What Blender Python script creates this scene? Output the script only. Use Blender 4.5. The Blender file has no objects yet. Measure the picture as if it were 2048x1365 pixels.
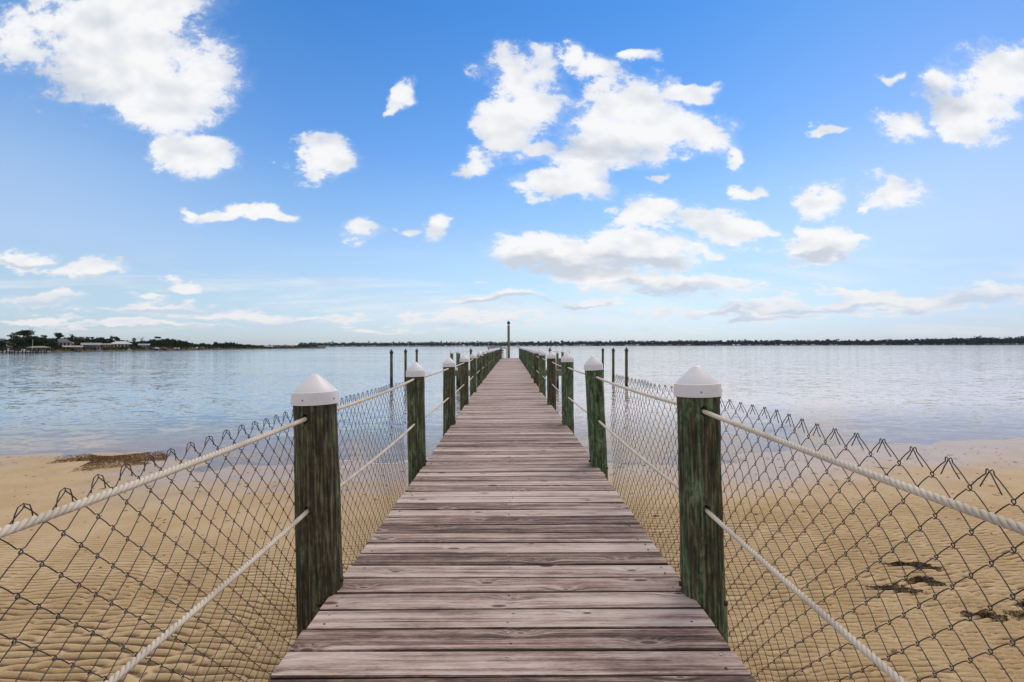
import bpy, math, random
import numpy as np
from mathutils import Matrix, Vector, noise as mnoise

# ------------------------------------------------------------------ camera
sc = bpy.context.scene
col = sc.collection
F = 1069.0                     # focal length in pixels of a 2048 wide picture
CAM_Z = 2.2                    # metres above the water
cam_d = bpy.data.cameras.new('camera')
cam = bpy.data.objects.new('camera', cam_d)
col.objects.link(cam)
cam_d.sensor_width = 36.0
cam_d.lens = 36.0 * F / 2048.0
cam_d.clip_start = 0.02
cam_d.clip_end = 20000
yaw = math.atan(4 / F); pitch = math.atan(9.2 / F); roll = math.radians(0.18)
fwd = Vector((math.sin(yaw) * math.cos(pitch), math.cos(yaw) * math.cos(pitch), math.sin(pitch)))
right = fwd.cross(Vector((0, 0, 1))).normalized()
up = right.cross(fwd).normalized()
up2 = up * math.cos(roll) + right * math.sin(roll)
right2 = fwd.cross(up2).normalized()
m = Matrix((right2, up2, -fwd)).transposed().to_4x4()
m.translation = Vector((0, 0, CAM_Z))
cam.matrix_world = m
sc.camera = cam

def hor(px):
    return 691.7 - (px - 1024) * 0.0031
def at(px, py, D):             # a surveyed point: picture position and distance ahead -> metres
    return ((px - 1020) / F * D, D, CAM_Z - (py - hor(px)) / F * D)
def lat(px, D):
    return (px - 1020) / F * D

# ------------------------------------------------------------------ render
sc.view_settings.view_transform = 'Standard'
sc.view_settings.look = 'None'
sc.view_settings.gamma = 1
sc.view_settings.use_curve_mapping = False
sc.view_settings.exposure = 0.0
cy = sc.cycles
cy.max_bounces = 6; cy.diffuse_bounces = 2; cy.glossy_bounces = 2
cy.transmission_bounces = 2; cy.transparent_max_bounces = 8
cy.caustics_reflective = False; cy.caustics_refractive = False
cy.use_denoising = True

# ------------------------------------------------------------------ world
SUN_AZ = math.radians(38)      # clockwise from straight ahead (+Y)
SUN_EL = math.radians(56)
w = bpy.data.worlds.new('World'); sc.world = w; w.use_nodes = True
nt = w.node_tree
for n in list(nt.nodes): nt.nodes.remove(n)

class G:                        # small node-graph helper
    def __init__(s, nt): s.nt = nt
    def n(s, t, **k):
        nd = s.nt.nodes.new(t)
        for a, b in k.items(): setattr(nd, a, b)
        return nd
    def put(s, sock, v):
        if v is None: return
        if isinstance(v, bpy.types.NodeSocket): s.nt.links.new(v, sock)
        else: sock.default_value = v
    def math(s, op, a, b=None, c=None, clamp=False):
        nd = s.n('ShaderNodeMath', operation=op, use_clamp=clamp)
        for i, v in enumerate((a, b, c)):
            if v is not None: s.put(nd.inputs[i], v)
        return nd.outputs[0]
    def vec(s, op, a, b=None, c=None):
        nd = s.n('ShaderNodeVectorMath', operation=op)
        for i, v in enumerate((a, b, c)):
            if v is not None: s.put(nd.inputs[i], v)
        return nd.outputs[1] if op in ('LENGTH', 'DOT_PRODUCT', 'DISTANCE') else nd.outputs[0]
    def noise(s, v, scale, detail=4, rough=.5, dist=0, dim='3D', lac=2.0):
        nd = s.n('ShaderNodeTexNoise', noise_dimensions=dim)
        s.put(nd.inputs['Vector'], v); nd.inputs['Scale'].default_value = scale
        nd.inputs['Detail'].default_value = detail; nd.inputs['Roughness'].default_value = rough
        nd.inputs['Distortion'].default_value = dist; nd.inputs['Lacunarity'].default_value = lac
        return nd.outputs[0], nd.outputs[1]
    def ramp(s, f, stops, interp='LINEAR'):
        nd = s.n('ShaderNodeValToRGB'); cr = nd.color_ramp; cr.interpolation = interp
        while len(cr.elements) < len(stops): cr.elements.new(.5)
        for e, (p, c) in zip(cr.elements, stops):
            e.position = p; e.color = (c, c, c, 1) if not hasattr(c, '__len__') else (*c, 1)
        s.put(nd.inputs[0], f); return nd.outputs[0]
    def mix(s, f, a, b, mode='MIX'):
        nd = s.n('ShaderNodeMix', data_type='RGBA', blend_type=mode)
        s.put(nd.inputs[0], f)
        s.put(nd.inputs[6], (*a, 1) if isinstance(a, tuple) and len(a) == 3 else a)
        s.put(nd.inputs[7], (*b, 1) if isinstance(b, tuple) and len(b) == 3 else b)
        return nd.outputs[2]
    def step(s, v, a, b, lo=0.0, hi=1.0):
        nd = s.n('ShaderNodeMapRange', interpolation_type='SMOOTHSTEP')
        s.put(nd.inputs[0], v); s.put(nd.inputs[1], a); s.put(nd.inputs[2], b)
        s.put(nd.inputs[3], lo); s.put(nd.inputs[4], hi)
        return nd.outputs[0]
    def comb(s, x, y, z):
        nd = s.n('ShaderNodeCombineXYZ')
        for i, v in enumerate((x, y, z)): s.put(nd.inputs[i], v)
        return nd.outputs[0]
    def sep(s, v):
        nd = s.n('ShaderNodeSeparateXYZ'); s.put(nd.inputs[0], v); return nd.outputs

g = G(nt)
sky = g.n('ShaderNodeTexSky', sky_type='NISHITA')
sky.sun_disc = False
sky.sun_elevation = SUN_EL; sky.sun_rotation = SUN_AZ
sky.air_density = 1.0; sky.dust_density = 0.25; sky.ozone_density = 1.5; sky.altitude = 0
tc = g.n('ShaderNodeTexCoord').outputs['Generated']
d = g.vec('NORMALIZE', tc)
dx, dy, dz = g.sep(d)
# clouds: coverage laid out over the real bearings and heights at which they stood
dyp = g.math('MAXIMUM', dy, 0.02)
u = g.math('DIVIDE', dx, dyp); v = g.math('DIVIDE', dz, dyp)
P0 = g.comb(u, v, 0.0)
# horizontally stretched noise: clouds near the horizon are seen edge on
vs = g.math('POWER', g.math('MAXIMUM', v, 0.0), 0.62)
PN = g.comb(u, g.math('MULTIPLY', vs, 1.7), 0.3)
nf, nc = g.noise(PN, 7.5, 10, .66)
n1s, _ = g.noise(PN, 6.5, 3, .5)
n2f, n2c = g.noise(g.vec('ADD', PN, (.012, .034, 0)), 6.5, 3, .50)
wf, wc = g.noise(PN, 9.0, 3, .5)
warp = g.vec('MULTIPLY', g.vec('SUBTRACT', wc, (.5, .5, .5)), (.12, .07, 0))
wc2 = g.vec('MULTIPLY', g.vec('SUBTRACT', nc, (.5, .5, .5)), (.10, .06, 0))
P = g.vec('ADD', g.vec('ADD', P0, warp), wc2)
P = g.vec('MULTIPLY', P, (1, 1, 0))
CL = [  # picture x, y, half width, half height of each puff
 (200,62,190,100),(300,130,150,80),(135,45,80,70),(340,195,100,60),(385,150,85,60),(245,0,165,70),(300,222,50,28),
 (395,318,75,36),(335,300,30,20),(655,318,50,42),(808,190,26,26),(792,215,15,16),
 (470,428,90,13),(545,434,38,14),(395,419,24,9),(712,457,44,20),(868,463,34,19),(805,465,22,9),
 (50,515,62,20),(180,540,92,22),(365,566,46,13),(280,593,32,12),(70,600,95,17),(300,612,115,10),(460,627,110,12),(610,640,120,11),(760,654,90,6),(60,637,110,9),(300,652,180,8),
 (1035,145,68,52),(1045,215,72,58),(1015,275,62,34),(958,322,45,20),(1075,300,60,26),(1195,132,60,28),(1140,112,26,22),(1292,106,36,11),
 (1275,205,90,55),(1215,260,110,58),(1330,260,110,50),(1410,272,72,42),(1462,308,32,28),(1180,312,105,34),(1395,188,44,15),
 (1098,365,62,22),(1190,374,46,20),(1185,345,50,20),(1305,355,18,12),
 (1300,420,80,22),(1400,442,90,28),(1480,466,58,18),(1248,428,30,26),
 (1130,512,150,38),(1290,500,140,38),(1045,507,62,26),(1200,540,110,22),(1405,502,58,15),
 (1340,568,168,25),(1240,560,80,18),(990,597,122,13),(1165,608,72,11),(925,631,48,10),
 (1985,150,95,55),(1900,168,55,45),(1965,215,72,50),(1935,262,52,24),(2040,130,70,40),
 (1800,255,54,28),(1795,156,18,11),(1655,252,34,9),(1495,388,28,15),(1638,397,42,27),(1795,390,60,29),(1735,421,14,9),
 (1635,500,88,28),(1700,490,40,16),(1655,465,44,20),
 (2010,595,110,30),(1880,612,150,14),(1690,612,210,13),(1790,590,130,6),(1520,632,230,10),(1000,640,160,4)]
BELLY = [(1120,532,150,26),(1270,522,110,14),(1330,580,150,14),(1980,612,130,16),(1690,620,210,8),(1500,636,200,6),(180,555,110,9),
 (60,524,70,7),(560,646,160,8),(330,618,130,6),(1000,602,120,6),(1165,612,70,5),(1860,205,90,40),(1200,300,120,30),(100,170,130,60),(60,608,90,7),(1640,512,80,10)]
def field(lst, dens=1.0):
    out = None
    for (cx, cyy, rx, ry) in lst:
        uu = (cx - 1020) / F; vv = (692 - cyy) / F
        sx = F / rx / dens; sy = F / ry / dens
        q = g.vec('MULTIPLY_ADD', P, (sx, sy, 0), (-uu * sx, -vv * sy, 0))
        l = g.vec('LENGTH', q)
        out = l if out is None else g.math('SMOOTH_MIN', out, l, 0.35)
    return out
fl = field(CL, 1.12)
cov = g.math('SUBTRACT', 1.0, fl)
amp = g.math('SUBTRACT', nf, 0.5)
ff, _ = g.noise(PN, 24.0, 5, .7, .4)
amp = g.math('ADD', amp, g.math('MULTIPLY', g.math('SUBTRACT', ff, .5), .42))
cov = g.math('ADD', cov, g.math('MULTIPLY_ADD', amp, 2.75, .10))
mfront = g.step(cov, -.02, 0.42)
veil = g.step(g.math('ADD', g.math('SUBTRACT', 1.05, fl), g.math('MULTIPLY', amp, 1.8)), -.25, .8, 0, .62)     # thin translucent margin
mfront = g.math('MAXIMUM', g.math('MULTIPLY', mfront, g.step(cov, -.1, .75, .62, 1.0)), veil)
# unseen sky outside the surveyed part: dense warm cloud added to neutralise blue ambient
zz = g.math('ADD', g.math('MAXIMUM', dz, 0.0), 0.12)
PB = g.comb(g.math('DIVIDE', dx, zz), g.math('DIVIDE', dy, zz), 0.0)
bf, _ = g.noise(PB, 1.1, 6, .55)
mback = g.math('MULTIPLY', g.step(bf, .36, .54), g.step(dz, 0.01, 0.1))
front = g.math('MULTIPLY', g.step(g.math('ABSOLUTE', u), 1.1, 0.98), g.math('MULTIPLY', g.step(dy, 0.02, 0.1), g.step(v, .95, .75)))
mask = g.mix(front, mback, mfront)
mask = g.math('MULTIPLY', mask, 0.97)
lc, _ = g.noise(g.comb(g.math('MULTIPLY', u, 2.2), g.math('MULTIPLY', v, 22.0), .7), 1.0, 5, .62, .5)
lowc = g.math('MULTIPLY', g.step(lc, .46, .68, 0, .48), g.math('MULTIPLY', g.step(v, .004, .03), g.step(v, .20, .09)))
mask = g.math('MAXIMUM', mask, g.math('MULTIPLY', lowc, front))
bel = g.math('SUBTRACT', 1.0, field(BELLY, 1.3))
shade = g.math('ADD', g.math('MULTIPLY', g.math('SUBTRACT', n1s, n2f), 3.4), g.step(g.math('ADD', bel, g.math('MULTIPLY', amp, .8)), -.1, 0.9, 0.0, .95))
shade = g.math('ADD', shade, g.math('MULTIPLY_ADD', ff, .5, -.16), clamp=True)
low = g.step(dz, 0.16, 0.02)
cl_lit = g.mix(low, (9.7, 9.65, 9.6), (8.6, 8.6, 8.8))
cl_dim = g.mix(low, (6.2, 6.65, 7.35), (6.0, 7.0, 8.5))
ccol = g.mix(shade, cl_lit, cl_dim)
# deep blue overhead fading to pale blue at the horizon
TS = [(0, (.80, .97, 1.45)), (.03, (.86, 1.0, 1.38)), (.09, (1.11, 1.16, 1.30)), (.165, (1.21, 1.285, 1.42)), (.264, (1.0, 1.265, 1.49)), (.34, (.75, 1.16, 1.56)), (.53, (.40, .96, 1.50)), (1, (.25, .8, 1.45))]
tint = g.ramp(dz, [(p_, tuple(x / 1.6 for x in c_)) for p_, c_ in TS])
skc = g.mix(1.0, sky.outputs[0], tint, 'MULTIPLY')
skc = g.vec('MULTIPLY', skc, (1.6, 1.6, 1.6))
side = g.math('MULTIPLY', g.step(g.math('ABSOLUTE', g.math('ADD', u, .04)), .25, .95), g.step(dz, .08, .28))
skc = g.mix(side, skc, g.vec('MULTIPLY', skc, (1.6, 1.27, 1.10)))
rgt = g.step(u, .15, 1.0)
skc = g.mix(rgt, skc, g.vec('MULTIPLY', skc, (.80, .80, .86)))
ccol = g.mix(front, g.mix(g.step(bf, .5, .75), (8.6, 7.9, 7.1), (6.3, 6.0, 5.7)), ccol)
fin = g.mix(mask, skc, ccol)
bg = g.n('ShaderNodeBackground'); g.put(bg.inputs[0], fin); bg.inputs[1].default_value = 0.10
wo = g.n('ShaderNodeOutputWorld'); nt.links.new(bg.outputs[0], wo.inputs[0])
w.cycles.sampling_method = 'MANUAL'; w.cycles.sample_map_resolution = 512

# ------------------------------------------------------------------ sun (behind thin cloud: soft)
sl = bpy.data.lights.new('sun', 'SUN'); sl.energy = 1.5; sl.angle = math.radians(26); sl.color = (1, .86, .70)
so = bpy.data.objects.new('sun', sl); col.objects.link(so)
sd = Vector((math.sin(SUN_AZ) * math.cos(SUN_EL), math.cos(SUN_AZ) * math.cos(SUN_EL), math.sin(SUN_EL)))
so.rotation_euler = (-sd).to_track_quat('-Z', 'Y').to_euler()
so.location = sd * 50

rng = np.random.default_rng(7); random.seed(7)

# ------------------------------------------------------------------ mesh helpers
class MB:
    def __init__(s): s.v = []; s.f = []; s.n = 0; s.mi = []
    def add(s, v, f, mi=0):
        v = np.asarray(v, float)
        s.v.append(v)
        for q in f: s.f.append([i + s.n for i in q]); s.mi.append(mi)
        s.n += len(v); return s
    def box(s, c, d, mi=0, rz=0.0, taper=1.0):
        x, y, z = d[0] / 2, d[1] / 2, d[2] / 2
        p = np.array([(a * x * (taper if cc > 0 else 1), b * y * (taper if cc > 0 else 1), cc * z) for cc in (-1, 1) for b in (-1, 1) for a in (-1, 1)])
        if rz:
            ca, sa = math.cos(rz), math.sin(rz)
            p = np.stack([p[:, 0] * ca - p[:, 1] * sa, p[:, 0] * sa + p[:, 1] * ca, p[:, 2]], 1)
        return s.add(p + np.array(c), [(0, 2, 3, 1), (4, 5, 7, 6), (0, 1, 5, 4), (2, 6, 7, 3), (0, 4, 6, 2), (1, 3, 7, 5)], mi)
    def lathe(s, c, prof, n=16, mi=0, lean=(0, 0)):      # prof: (radius, z) bottom to top
        v = []; f = []
        for (r, z) in prof:
            for i in range(n):
                a = 2 * math.pi * i / n
                v.append((c[0] + r * math.cos(a) + lean[0] * z, c[1] + r * math.sin(a) + lean[1] * z, c[2] + z))
        for k in range(len(prof) - 1):
            for i in range(n):
                j = (i + 1) % n
                f.append((k * n + i, k * n + j, (k + 1) * n + j, (k + 1) * n + i))
        f.append(tuple(range(n))[::-1]); f.append(tuple((len(prof) - 1) * n + i for i in range(n)))
        return s.add(v, f, mi)
    def tube(s, pts, r, n=6, mi=0):
        v, f = tube_np(np.asarray(pts, float), r, n)
        return s.add(v, f, mi)
    def beam(s, a, b, wd, ht, mi=0):
        a = Vector(a); b = Vector(b); dr = (b - a).normalized()
        sd_ = dr.cross(Vector((0, 0, 1)))
        sd_ = sd_.normalized() if sd_.length > 1e-4 else Vector((1, 0, 0))
        u_ = sd_.cross(dr).normalized()
        v = [p + sd_ * (sx * wd / 2) + u_ * (sz * ht / 2) for p in (a, b) for sz in (-1, 1) for sx in (-1, 1)]
        return s.add([tuple(q) for q in v], [(0, 1, 3, 2), (4, 6, 7, 5), (0, 4, 5, 1), (2, 3, 7, 6), (0, 2, 6, 4), (1, 5, 7, 3)], mi)
    def build(s, name, mats, parent=None, smooth=False, loc=None):
        v = np.concatenate(s.v) if s.v else np.zeros((0, 3))
        return raw(name, v, s.f, mats, parent, smooth, s.mi, loc)

def tube_np(P, r, n=6, closed_ends=True):
    P = np.asarray(P, float); m_ = len(P)
    T = np.gradient(P, axis=0); T /= np.linalg.norm(T, axis=1)[:, None] + 1e-12
    ref = np.array([0, 0, 1.0]) if abs(T[0, 2]) < .9 else np.array([1.0, 0, 0])
    N = np.zeros_like(P); n0 = np.cross(T[0], ref); n0 /= np.linalg.norm(n0)
    for i in range(m_):
        n0 = n0 - T[i] * np.dot(n0, T[i]); n0 /= np.linalg.norm(n0) + 1e-12; N[i] = n0
    B = np.cross(T, N)
    a = np.arange(n) * 2 * math.pi / n
    rr = np.broadcast_to(np.asarray(r, float), (m_,))
    V = P[:, None, :] + rr[:, None, None] * (np.cos(a)[None, :, None] * N[:, None, :] + np.sin(a)[None, :, None] * B[:, None, :])
    f = []
    for k in range(m_ - 1):
        o = k * n
        for i in range(n):
            j = (i + 1) % n
            f.append((o + i, o + j, o + n + j, o + n + i))
    f.append(tuple(range(n))[::-1]); f.append(tuple((m_ - 1) * n + i for i in range(n)))
    return V.reshape(-1, 3), f

def raw(name, v, f, mats, parent=None, smooth=False, mi=None, loc=None):
    me = bpy.data.meshes.new(name)
    v = np.ascontiguousarray(v, dtype=np.float32)
    if isinstance(f, np.ndarray):
        nf_, k = f.shape
        me.vertices.add(len(v)); me.vertices.foreach_set('co', v.ravel())
        me.loops.add(nf_ * k); me.loops.foreach_set('vertex_index', f.astype(np.int32).ravel())
        me.polygons.add(nf_); me.polygons.foreach_set('loop_start', np.arange(nf_, dtype=np.int32) * k)
        me.polygons.foreach_set('loop_total', np.full(nf_, k, dtype=np.int32))
    else:
        me.from_pydata(v.tolist(), [], f)
    if mi is not None and len(mi) and max(mi) > 0: me.polygons.foreach_set('material_index', np.array(mi, np.int32))
    if smooth: me.polygons.foreach_set('use_smooth', np.ones(len(me.polygons), bool))
    me.update(calc_edges=True); me.validate()
    for mt in (mats if isinstance(mats, (list, tuple)) else [mats]): me.materials.append(mt)
    if name == 'piling_cap': me.set_sharp_from_angle(angle=math.radians(22))
    o = bpy.data.objects.new(name, me); col.objects.link(o)
    if parent: o.parent = parent
    if loc is not None: o.location = loc
    return o

def tag(o, label=None, cat=None, group=None, kind=None):
    if label: o['label'] = label
    if cat: o['category'] = cat
    if group: o['group'] = group
    if kind: o['kind'] = kind
    return o
def empty(name, loc, rz=0.0):
    o = bpy.data.objects.new(name, None); col.objects.link(o)
    o.location = loc; o.rotation_euler = (0, 0, rz); o.empty_display_size = .2
    return o
def copy_tree(o, parent=None):
    c = o.copy(); col.objects.link(c)
    if parent: c.parent = parent
    for ch in list(o.children): copy_tree(ch, c)
    return c

# ------------------------------------------------------------------ materials
M = {}
def newmat(name):
    mt = bpy.data.materials.new(name); mt.use_nodes = True
    t = mt.node_tree
    for n in list(t.nodes): t.nodes.remove(n)
    q = G(t); out = q.n('ShaderNodeOutputMaterial'); M[name] = mt
    return mt, q, out
def principled(q, out, color, rough=.8, bump=None, bs=.3, bd=.01, spec=.5, metal=0.0):
    p = q.n('ShaderNodeBsdfPrincipled')
    q.put(p.inputs['Base Color'], (*color, 1) if isinstance(color, tuple) else color)
    q.put(p.inputs['Roughness'], rough); q.put(p.inputs['Specular IOR Level'], spec); q.put(p.inputs['Metallic'], metal)
    if bump is not None:
        b = q.n('ShaderNodeBump'); b.inputs['Strength'].default_value = bs; b.inputs['Distance'].default_value = bd
        q.put(b.inputs['Height'], bump); q.nt.links.new(b.outputs[0], p.inputs['Normal'])
    q.nt.links.new(p.outputs[0], out.inputs[0]); return p
def plain(name, c, rough=.8, var=.25, scale=3.0, metal=0.0, spec=.5):
    mt, q, out = newmat(name)
    ob = q.n('ShaderNodeTexCoord').outputs['Object']
    f, _ = q.noise(ob, scale, 5, .6)
    k = q.ramp(f, [(.3, 1 - var), (.7, 1 + var)])
    c2 = q.mix(1.0, c, k, 'MULTIPLY')
    principled(q, out, c2, rough, f, .15, .005, spec, metal); return mt

# weathered deck boards
mt, q, out = newmat('weathered_board')
ob = q.n('ShaderNodeTexCoord').outputs['Object']
br = q.n('ShaderNodeAttribute', attribute_name='board').outputs['Fac']
bt = q.n('ShaderNodeAttribute', attribute_name='tone').outputs['Fac']
ox, oy, oz = q.sep(ob)
off = q.math('MULTIPLY', br, 37.0)
kv = q.n('ShaderNodeTexVoronoi', feature='F1', voronoi_dimensions='2D'); kv.inputs['Randomness'].default_value = .9
q.put(kv.inputs['Vector'], q.comb(q.math('MULTIPLY_ADD', ox, 2.6, off), q.math('MULTIPLY_ADD', oy, 6.9, off), 0.0)); kv.inputs['Scale'].default_value = 1
kd = kv.outputs['Distance']; ksep = q.sep(kv.outputs['Color'])
kon = q.math('GREATER_THAN', ksep[0], .5)
ksz = q.math('MULTIPLY_ADD', ksep[1], .09, .035)
kinf = q.math('MULTIPLY', kon, q.step(kd, .34, 0.0))
wv, _ = q.noise(q.comb(q.math('MULTIPLY', ox, 2.0), q.math('MULTIPLY', oy, 5.0), off), 1.0, 3, .5)
gy = q.math('ADD', q.math('MULTIPLY', oy, 1.0), q.math('MULTIPLY_ADD', wv, .018, q.math('MULTIPLY', kinf, .035)))
g1, _ = q.noise(q.comb(q.math('MULTIPLY', ox, 3.2), q.math('MULTIPLY', gy, 190.0), off), 1.0, 6, .68)
g2, _ = q.noise(q.comb(q.math('MULTIPLY', ox, .8), q.math('MULTIPLY', gy, 42.0), off), 1.0, 3, .5)
g3, _ = q.noise(q.comb(q.math('MULTIPLY', ox, 1.4), q.math('MULTIPLY', oy, 9.0), off), 1.0, 4, .6)
fine, _ = q.noise(q.comb(q.math('MULTIPLY', ox, 45.0), q.math('MULTIPLY', oy, 420.0), off), 1.0, 3, .6)
blot, _ = q.noise(q.comb(q.math('MULTIPLY', ox, 9.0), q.math('MULTIPLY', oy, 30.0), off), 1.0, 4, .65)
t = q.math('ADD', q.math('MULTIPLY', g1, .75), q.math('MULTIPLY', g2, .75))
t = q.math('ADD', t, q.math('MULTIPLY', g3, .55))
t = q.math('ADD', t, q.math('MULTIPLY_ADD', fine, .36, q.math('MULTIPLY_ADD', blot, .38, -.23)))
t = q.math('ADD', t, q.math('MULTIPLY_ADD', bt, .42, -.78))
t = q.math('MULTIPLY_ADD', q.math('SUBTRACT', t, .55), 1.30, .575)
c = q.ramp(t, [(.22, (.035, .021, .017)), (.38, (.120, .075, .062)), (.53, (.255, .172, .145)), (.68, (.41, .318, .282)), (.9, (.58, .49, .455))])
kcore = q.math('MULTIPLY', kon, q.step(kd, ksz, q.math('MULTIPLY', ksz, .55)))
kring = q.math('MULTIPLY', kon, q.step(kd, q.math('MULTIPLY', ksz, 1.8), q.math('MULTIPLY', ksz, 1.1)))
c = q.mix(q.math('MULTIPLY', kring, .45), c, (.46, .38, .35))
c = q.mix(q.math('MULTIPLY', kcore, .95), c, (.10, .052, .04))
ck, _ = q.noise(q.comb(q.math('MULTIPLY', ox, 3.0), q.math('MULTIPLY', gy, 210.0), q.math('ADD', off, 5.0)), 1.0, 3, .5)
crack = q.step(ck, .69, .75)
c = q.mix(q.math('MULTIPLY', crack, .75), c, (.035, .022, .02))
hb = q.math('SUBTRACT', q.math('ADD', q.math('MULTIPLY', g1, .6), q.math('MULTIPLY', fine, .3)), q.math('ADD', crack, q.math('MULTIPLY', kcore, .4)))
principled(q, out, c, .72, hb, .55, .003, .35)

# pressure-treated piling wood, green with dark weathering
mt, q, out = newmat('treated_piling')
ob = q.n('ShaderNodeTexCoord').outputs['Object']
oi = q.n('ShaderNodeObjectInfo')
rn = q.math('MULTIPLY', oi.outputs['Random'], 40.0)
tn = q.sep(oi.outputs['Color'])
ox, oy, oz = q.sep(ob)
s1, _ = q.noise(q.comb(q.math('MULTIPLY_ADD', ox, 90.0, rn), q.math('MULTIPLY', oy, 90.0), q.math('MULTIPLY', oz, 4.0)), 1.0, 5, .65)
s2, _ = q.noise(q.comb(q.math('MULTIPLY_ADD', ox, 26.0, rn), q.math('MULTIPLY', oy, 26.0), q.math('MULTIPLY', oz, 3.2)), 1.0, 4, .6, .6)
s3, _ = q.noise(q.comb(q.math('MULTIPLY_ADD', ox, 11.0, rn), q.math('MULTIPLY', oy, 11.0), q.math('MULTIPLY', oz, 5.0)), 1.0, 4, .6)
s4, _ = q.noise(q.comb(q.math('MULTIPLY_ADD', ox, 30.0, rn), q.math('MULTIPLY', oy, 30.0), q.math('MULTIPLY', oz, 13.0)), 1.0, 5, .68, 1.4)
base = q.ramp(q.math('MULTIPLY_ADD', s1, .7, q.math('MULTIPLY', s4, .3)), [(.36, (.008, .006, .004)), (.50, (.050, .044, .025)), (.62, (.19, .165, .095))])
grn = q.ramp(q.math('MULTIPLY_ADD', s1, .5, q.math('MULTIPLY', s4, .5)), [(.34, (.010, .022, .009)), (.48, (.050, .105, .045)), (.61, (.22, .30, .18))])
gm = q.step(q.math('ADD', s2, q.math('MULTIPLY_ADD', tn[0], .36, -.18)), .42, .60)
c = q.mix(q.math('MULTIPLY', gm, .85), base, grn)
c = q.mix(q.step(s3, .56, .72, 0, .75), c, (.012, .009, .006))
c = q.mix(q.step(s2, .66, .74, 0, .5), c, (.14, .13, .075))
wetl = q.step(q.n('ShaderNodeNewGeometry').outputs['Position'], 0, 1)
gz = q.sep(q.n('ShaderNodeNewGeometry').outputs['Position'])[2]
mud, _ = q.noise(ob, 14.0, 4, .6)
tide = q.step(q.math('ADD', gz, q.math('MULTIPLY', mud, .3)), .75, .55)
c = q.mix(q.math('MULTIPLY', tide, .85), c, (.012, .010, .009))
principled(q, out, c, .68, q.math('ADD', q.math('MULTIPLY', s1, .7), q.math('MULTIPLY', s4, .4)), .9, .006, .35)

# mould-white plastic cap
mt, q, out = newmat('white_cap_plastic')
ob = q.n('ShaderNodeTexCoord').outputs['Object']
f1, _ = q.noise(ob, 9.0, 5, .6); f2, _ = q.noise(q.vec('MULTIPLY', ob, (1, 1, .3)), 60.0, 3, .6)
c = q.mix(q.step(f1, .45, .75, 0, .35), (.74, .74, .80), (.62, .60, .63))
c = q.mix(q.step(f2, .66, .74, 0, .25), c, (.42, .40, .38))
principled(q, out, c, .42, f1, .05, .002, .4)
plain('screw_dark', (.04, .035, .03), .5)
plain('black_cap_plastic', (.02, .021, .024), .5)
plain('hole_dark', (.008, .007, .006), .9)
plain('rusty_bolt', (.05, .032, .022), .7)

mt, q, out = newmat('rope_fibre')
ob = q.n('ShaderNodeTexCoord').outputs['Object']
f1, _ = q.noise(q.vec('MULTIPLY', ob, (300, 60, 300)), 1.0, 3, .6); f2, _ = q.noise(ob, 6.0, 4, .6)
c = q.mix(q.step(f2, .4, .7), (.66, .61, .54), (.52, .47, .41))
c = q.mix(q.step(f1, .55, .75, 0, .35), c, (.36, .31, .26))
principled(q, out, c, .9, f1, .5, .001, .2)

mt, q, out = newmat('dark_wire')
ob = q.n('ShaderNodeTexCoord').outputs['Object']
f1, _ = q.noise(ob, 22.0, 5, .7)
c = q.ramp(f1, [(.35, (.032, .029, .032)), (.6, (.075, .068, .072)), (.72, (.10, .07, .055))])
principled(q, out, c, .5, f1, .2, .001, .5, .25)

# sand
mt, q, out = newmat('beach_sand')
geo = q.n('ShaderNodeNewGeometry'); pos = geo.outputs['Position']
sp, _ = q.noise(q.vec('MULTIPLY', pos, (1, 1.6, 1)), 38.0, 4, .75)
px_, py_, pz_ = q.sep(pos)
gr, grc = q.noise(pos, 420.0, 3, .7)
md, _ = q.noise(pos, 1.3, 5, .55); md2, _ = q.noise(q.vec('MULTIPLY', pos, (1, 2.4, 1)), 9.0, 5, .6)
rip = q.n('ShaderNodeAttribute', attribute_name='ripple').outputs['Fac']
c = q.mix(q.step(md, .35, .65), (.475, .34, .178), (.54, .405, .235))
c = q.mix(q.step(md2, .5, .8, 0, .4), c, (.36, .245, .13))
c = q.mix(q.step(rip, .60, .16, 0, .95), c, (.13, .075, .035))      # ripple shade and damp of the troughs painted into the sand colour
c = q.mix(q.step(gr, .35, .30, 0, .5), c, (.14, .10, .07)); c = q.mix(q.step(gr, .66, .7, 0, .4), c, (.75, .66, .52))
c = q.mix(q.step(sp, .54, .70, 0, .35), c, (.26, .165, .085)); c = q.mix(q.step(sp, .46, .34, 0, .35), c, (.62, .50, .32))
wn, _ = q.noise(q.vec('MULTIPLY', pos, (.35, 1.6, 1)), 1.0, 5, .6)
wet = q.step(q.math('ADD', pz_, q.math('MULTIPLY_ADD', wn, .12, -.06)), q.step(px_, -7.6, -5.6, .035, .085), q.step(px_, -7.6, -5.6, -.02, .012))
air_ = q.step(pz_, -.012, -.002)
c = q.mix(wet, c, q.mix(1.0, c, (.88, .80, .80), 'MULTIPLY'))
wr = q.math('MULTIPLY_ADD', wet, -.45, .88)
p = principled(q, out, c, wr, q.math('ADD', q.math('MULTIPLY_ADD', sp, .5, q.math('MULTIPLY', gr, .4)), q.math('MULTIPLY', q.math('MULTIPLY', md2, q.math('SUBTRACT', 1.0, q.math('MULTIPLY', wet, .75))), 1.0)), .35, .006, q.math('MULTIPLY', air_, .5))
q.put(p.inputs['Coat Weight'], q.math('MULTIPLY', q.math('MULTIPLY', wet, air_), .38)); p.inputs['Coat Roughness'].default_value = .20

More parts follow.
